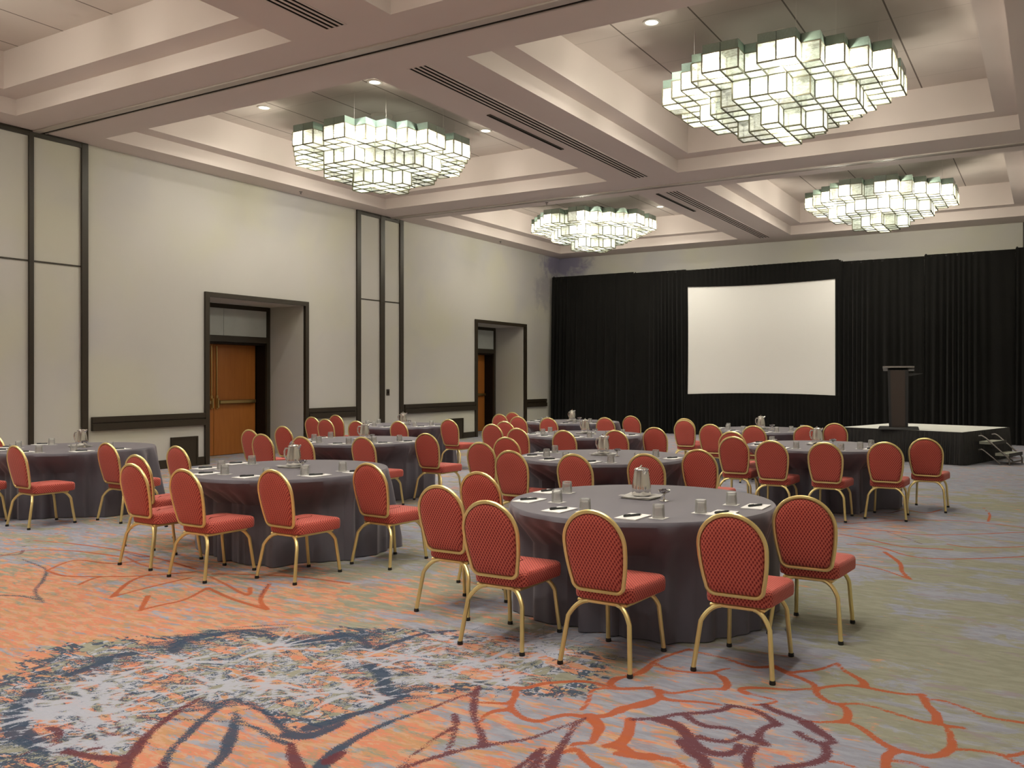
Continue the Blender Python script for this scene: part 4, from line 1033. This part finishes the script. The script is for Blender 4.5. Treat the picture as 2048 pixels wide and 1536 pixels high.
obj('bottom_skirt', bowed(lambda u: .01, lambda u: SZ0+.045*(1-u*u)+.005, 3, .12, .03), M_drape, r, True)
for s_, nm in ((-1, 0), (1, 0)):
    bm = drape_mesh(s_*(w2+.04)-.075 if s_ > 0 else -w2-.115, s_*(w2+.04)+.075 if s_ > 0 else -w2-.005, 0, .01, 4.73, 9+s_, pitch=.08, amp=.02); obj('side_drape', bm, M_drape, r, True)

# ------------------------------------------------------------------ stage, lectern, steps
SA = math.radians(-16.5); SO = (10.08, 18.02)     # near-left corner
SW, SD, SH_ = 2.42, 2.40, .61
r = thing('stage_platform', 'low square stage with grey carpeted top and black pleated skirt', 'stage', (SO[0], SO[1], 0), SA)
for i in range(2):
    for j in range(2):
        if i: continue
        bm = bmesh.new(); box(bm, .0, SW, j*SD/2+.004, (j+1)*SD/2-.004, SH_-.06, SH_); o = obj('deck_panel', bm, M_deck, r)
bm = bmesh.new()
box(bm, -.015, SW+.015, -.015, -.001, SH_-.075, SH_+.002); box(bm, SW+.001, SW+.015, 0, SD, SH_-.075, SH_+.002); box(bm, -.015, -.001, 0, SD, SH_-.075, SH_+.002); box(bm, -.015, SW+.015, SD+.001, SD+.015, SH_-.075, SH_+.002)
obj('deck_edge', bm, M_edge, r)
bm = bmesh.new()
P_ = [(-.02, SD+.02), (-.02, -.02), (SW+.02, -.02), (SW+.02, SD+.02)]
rows = [[], [], [], []]; tot = 0
for k in range(3):
    a, b = Vector(P_[k]), Vector(P_[k+1]); L = (b-a).length; nn = int(L/.008); nrm = Vector(((b-a).y, -(b-a).x)).normalized()
    for q in range(nn):
        p = a.lerp(b, q/nn); tot += .008
        f_ = math.sin(2*PI*tot/.085+.8*math.sin(tot*7))*(.7+.3*math.sin(tot*3.3))
        for ri, (z, am, of) in enumerate(((SH_-.01, .002, .0), (SH_-.1, .008, .008), (.25, .016, .03), (.006, .022, .055))):
            rows[ri].append(bm.verts.new((p.x+nrm.x*(f_*am+of), p.y+nrm.y*(f_*am+of), z)))
for A, B in zip(rows, rows[1:]):
    for k in range(len(A)-1): bm.faces.new((A[k], A[k+1], B[k+1], B[k]))
obj('pleated_skirt', bm, M_skirt, r, True)
for (x, y) in ((.1, .1), (SW-.1, .1), (SW-.1, SD-.1), (.1, SD-.1)):
    bm = bmesh.new(); box(bm, x-.02, x+.02, y-.02, y+.02, 0, SH_-.06); obj('leg', bm, M_black, r)
# lectern
MS = Matrix.Translation((SO[0], SO[1], 0)) @ Matrix.Rotation(SA, 4, 'Z')
lx, ly = floor_pt(1797, 858.5, SH_)
r = thing('lectern', 'slim dark brown lectern with flat grey top on the stage', 'lectern', (float(lx), float(ly), SH_+.003), math.radians(8))
def prism(bm, pb, pt, z0, z1):
    a = [bm.verts.new((x, y, z0)) for x, y in pb]; b = [bm.verts.new((x, y, z1)) for x, y in pt]
    bm.faces.new(a[::-1]); bm.faces.new(b); m_ = len(a)
    for k in range(m_): bm.faces.new((a[k], a[(k+1) % m_], b[(k+1) % m_], b[k]))
rect = lambda x0, x1, y0, y1: [(x0, y0), (x1, y0), (x1, y1), (x0, y1)]
bm = bmesh.new(); prism(bm, rect(-.38, .38, -.20, .28), rect(-.36, .36, -.18, .26), 0, .045); obj('base', bm, M_lect2, r)
bm = bmesh.new(); prism(bm, rect(-.175, .175, -.115, .17), rect(-.20, .185, -.115, .17), .045, 1.17); obj('column', bm, M_lect2, r)
bm = bmesh.new(); prism(bm, rect(-.125, .125, -.130, -.1155), rect(-.15, .12, -.130, -.1155), .05, 1.165); obj('front_panel', bm, M_lect, r)
bm = bmesh.new(); M_ = Matrix.Translation((0, .02, 1.20)) @ Matrix.Rotation(math.radians(-7), 4, 'X'); box(bm, -.29, .29, -.22, .30, -.014, .014, 0, M_); obj('reading_top', bm, M_tubem, r)
bm = bmesh.new(); prism(bm, [(.19, -.05), (.24, -.05), (.24, .2), (.19, .2)], [(.19, -.05), (.46, -.05), (.46, .2), (.19, .2)], 1.05, 1.10); obj('side_shelf', bm, M_lect2, r)
# steps off the right side
r = thing('stage_steps', 'two-tread portable steps with grey tube rails beside the stage', 'steps', tuple((MS @ Vector((SW+.085, .60, 0)))), SA)
for i, (xo, z) in enumerate(((.0, .42), (.29, .215))):
    bm = bmesh.new(); box(bm, xo, xo+.25, 0, .62, z-.05, z); tr = obj('tread', bm, M_tread, r)
    bm = bmesh.new(); box(bm, xo+.25, xo+.275, -.01, .63, z-.055, z+.004); obj('nosing', bm, M_edge, tr)
for y in (-.03, .65):
    bm = bmesh.new(); tube(bm, [(0, y, .52), (.06, y, .53), (.12, y, .50), (.53, y, .14), (.55, y, .10), (.55, y, .0)], .016, 8); obj('side_rail', bm, M_tubem, r, True)
    bm = bmesh.new(); tube(bm, [(0, y, .26), (.06, y, .27), (.10, y, .25), (.38, y, .03), (.38, y, .0)], .014, 8); obj('lower_rail', bm, M_tubem, r, True)
bm = bmesh.new(); tube(bm, [(.55, -.03, .05), (.47, .12, .03), (.47, .5, .03), (.55, .65, .05)], .014, 8); obj('floor_bow', bm, M_tubem, r, True)

# ------------------------------------------------------------------ camera, world, view
cam = bpy.data.cameras.new('camera'); co = bpy.data.objects.new('camera', cam); link(co)
co.location = (X0, 0, CH); co.rotation_euler = (PI/2, 0, YAW)
cam.sensor_width = 36; cam.lens = F_*36/2048; cam.shift_x = -(PC-1024)/2048; cam.shift_y = (H_-768)/2048; cam.clip_start = .05; cam.clip_end = 200
sc = bpy.context.scene; sc.camera = co
w = bpy.data.worlds.new('world'); sc.world = w; w.use_nodes = True; w.node_tree.nodes['Background'].inputs[0].default_value = (.02, .02, .02, 1)
sc.view_settings.view_transform = 'Standard'; sc.view_settings.look = 'None'; sc.view_settings.gamma = 1; sc.view_settings.use_curve_mapping = False
sc.view_settings.exposure = 0.10
sc.cycles.max_bounces = 6; sc.cycles.diffuse_bounces = 3; sc.cycles.glossy_bounces = 2; sc.cycles.transparent_max_bounces = 7; sc.cycles.use_adaptive_sampling = True; sc.cycles.adaptive_threshold = .10; sc.cycles.adaptive_min_samples = 16; sc.cycles.caustics_reflective = False; sc.cycles.caustics_refractive = False
sc.cycles.sample_clamp_indirect = 5; sc.cycles.light_sampling_threshold = .03
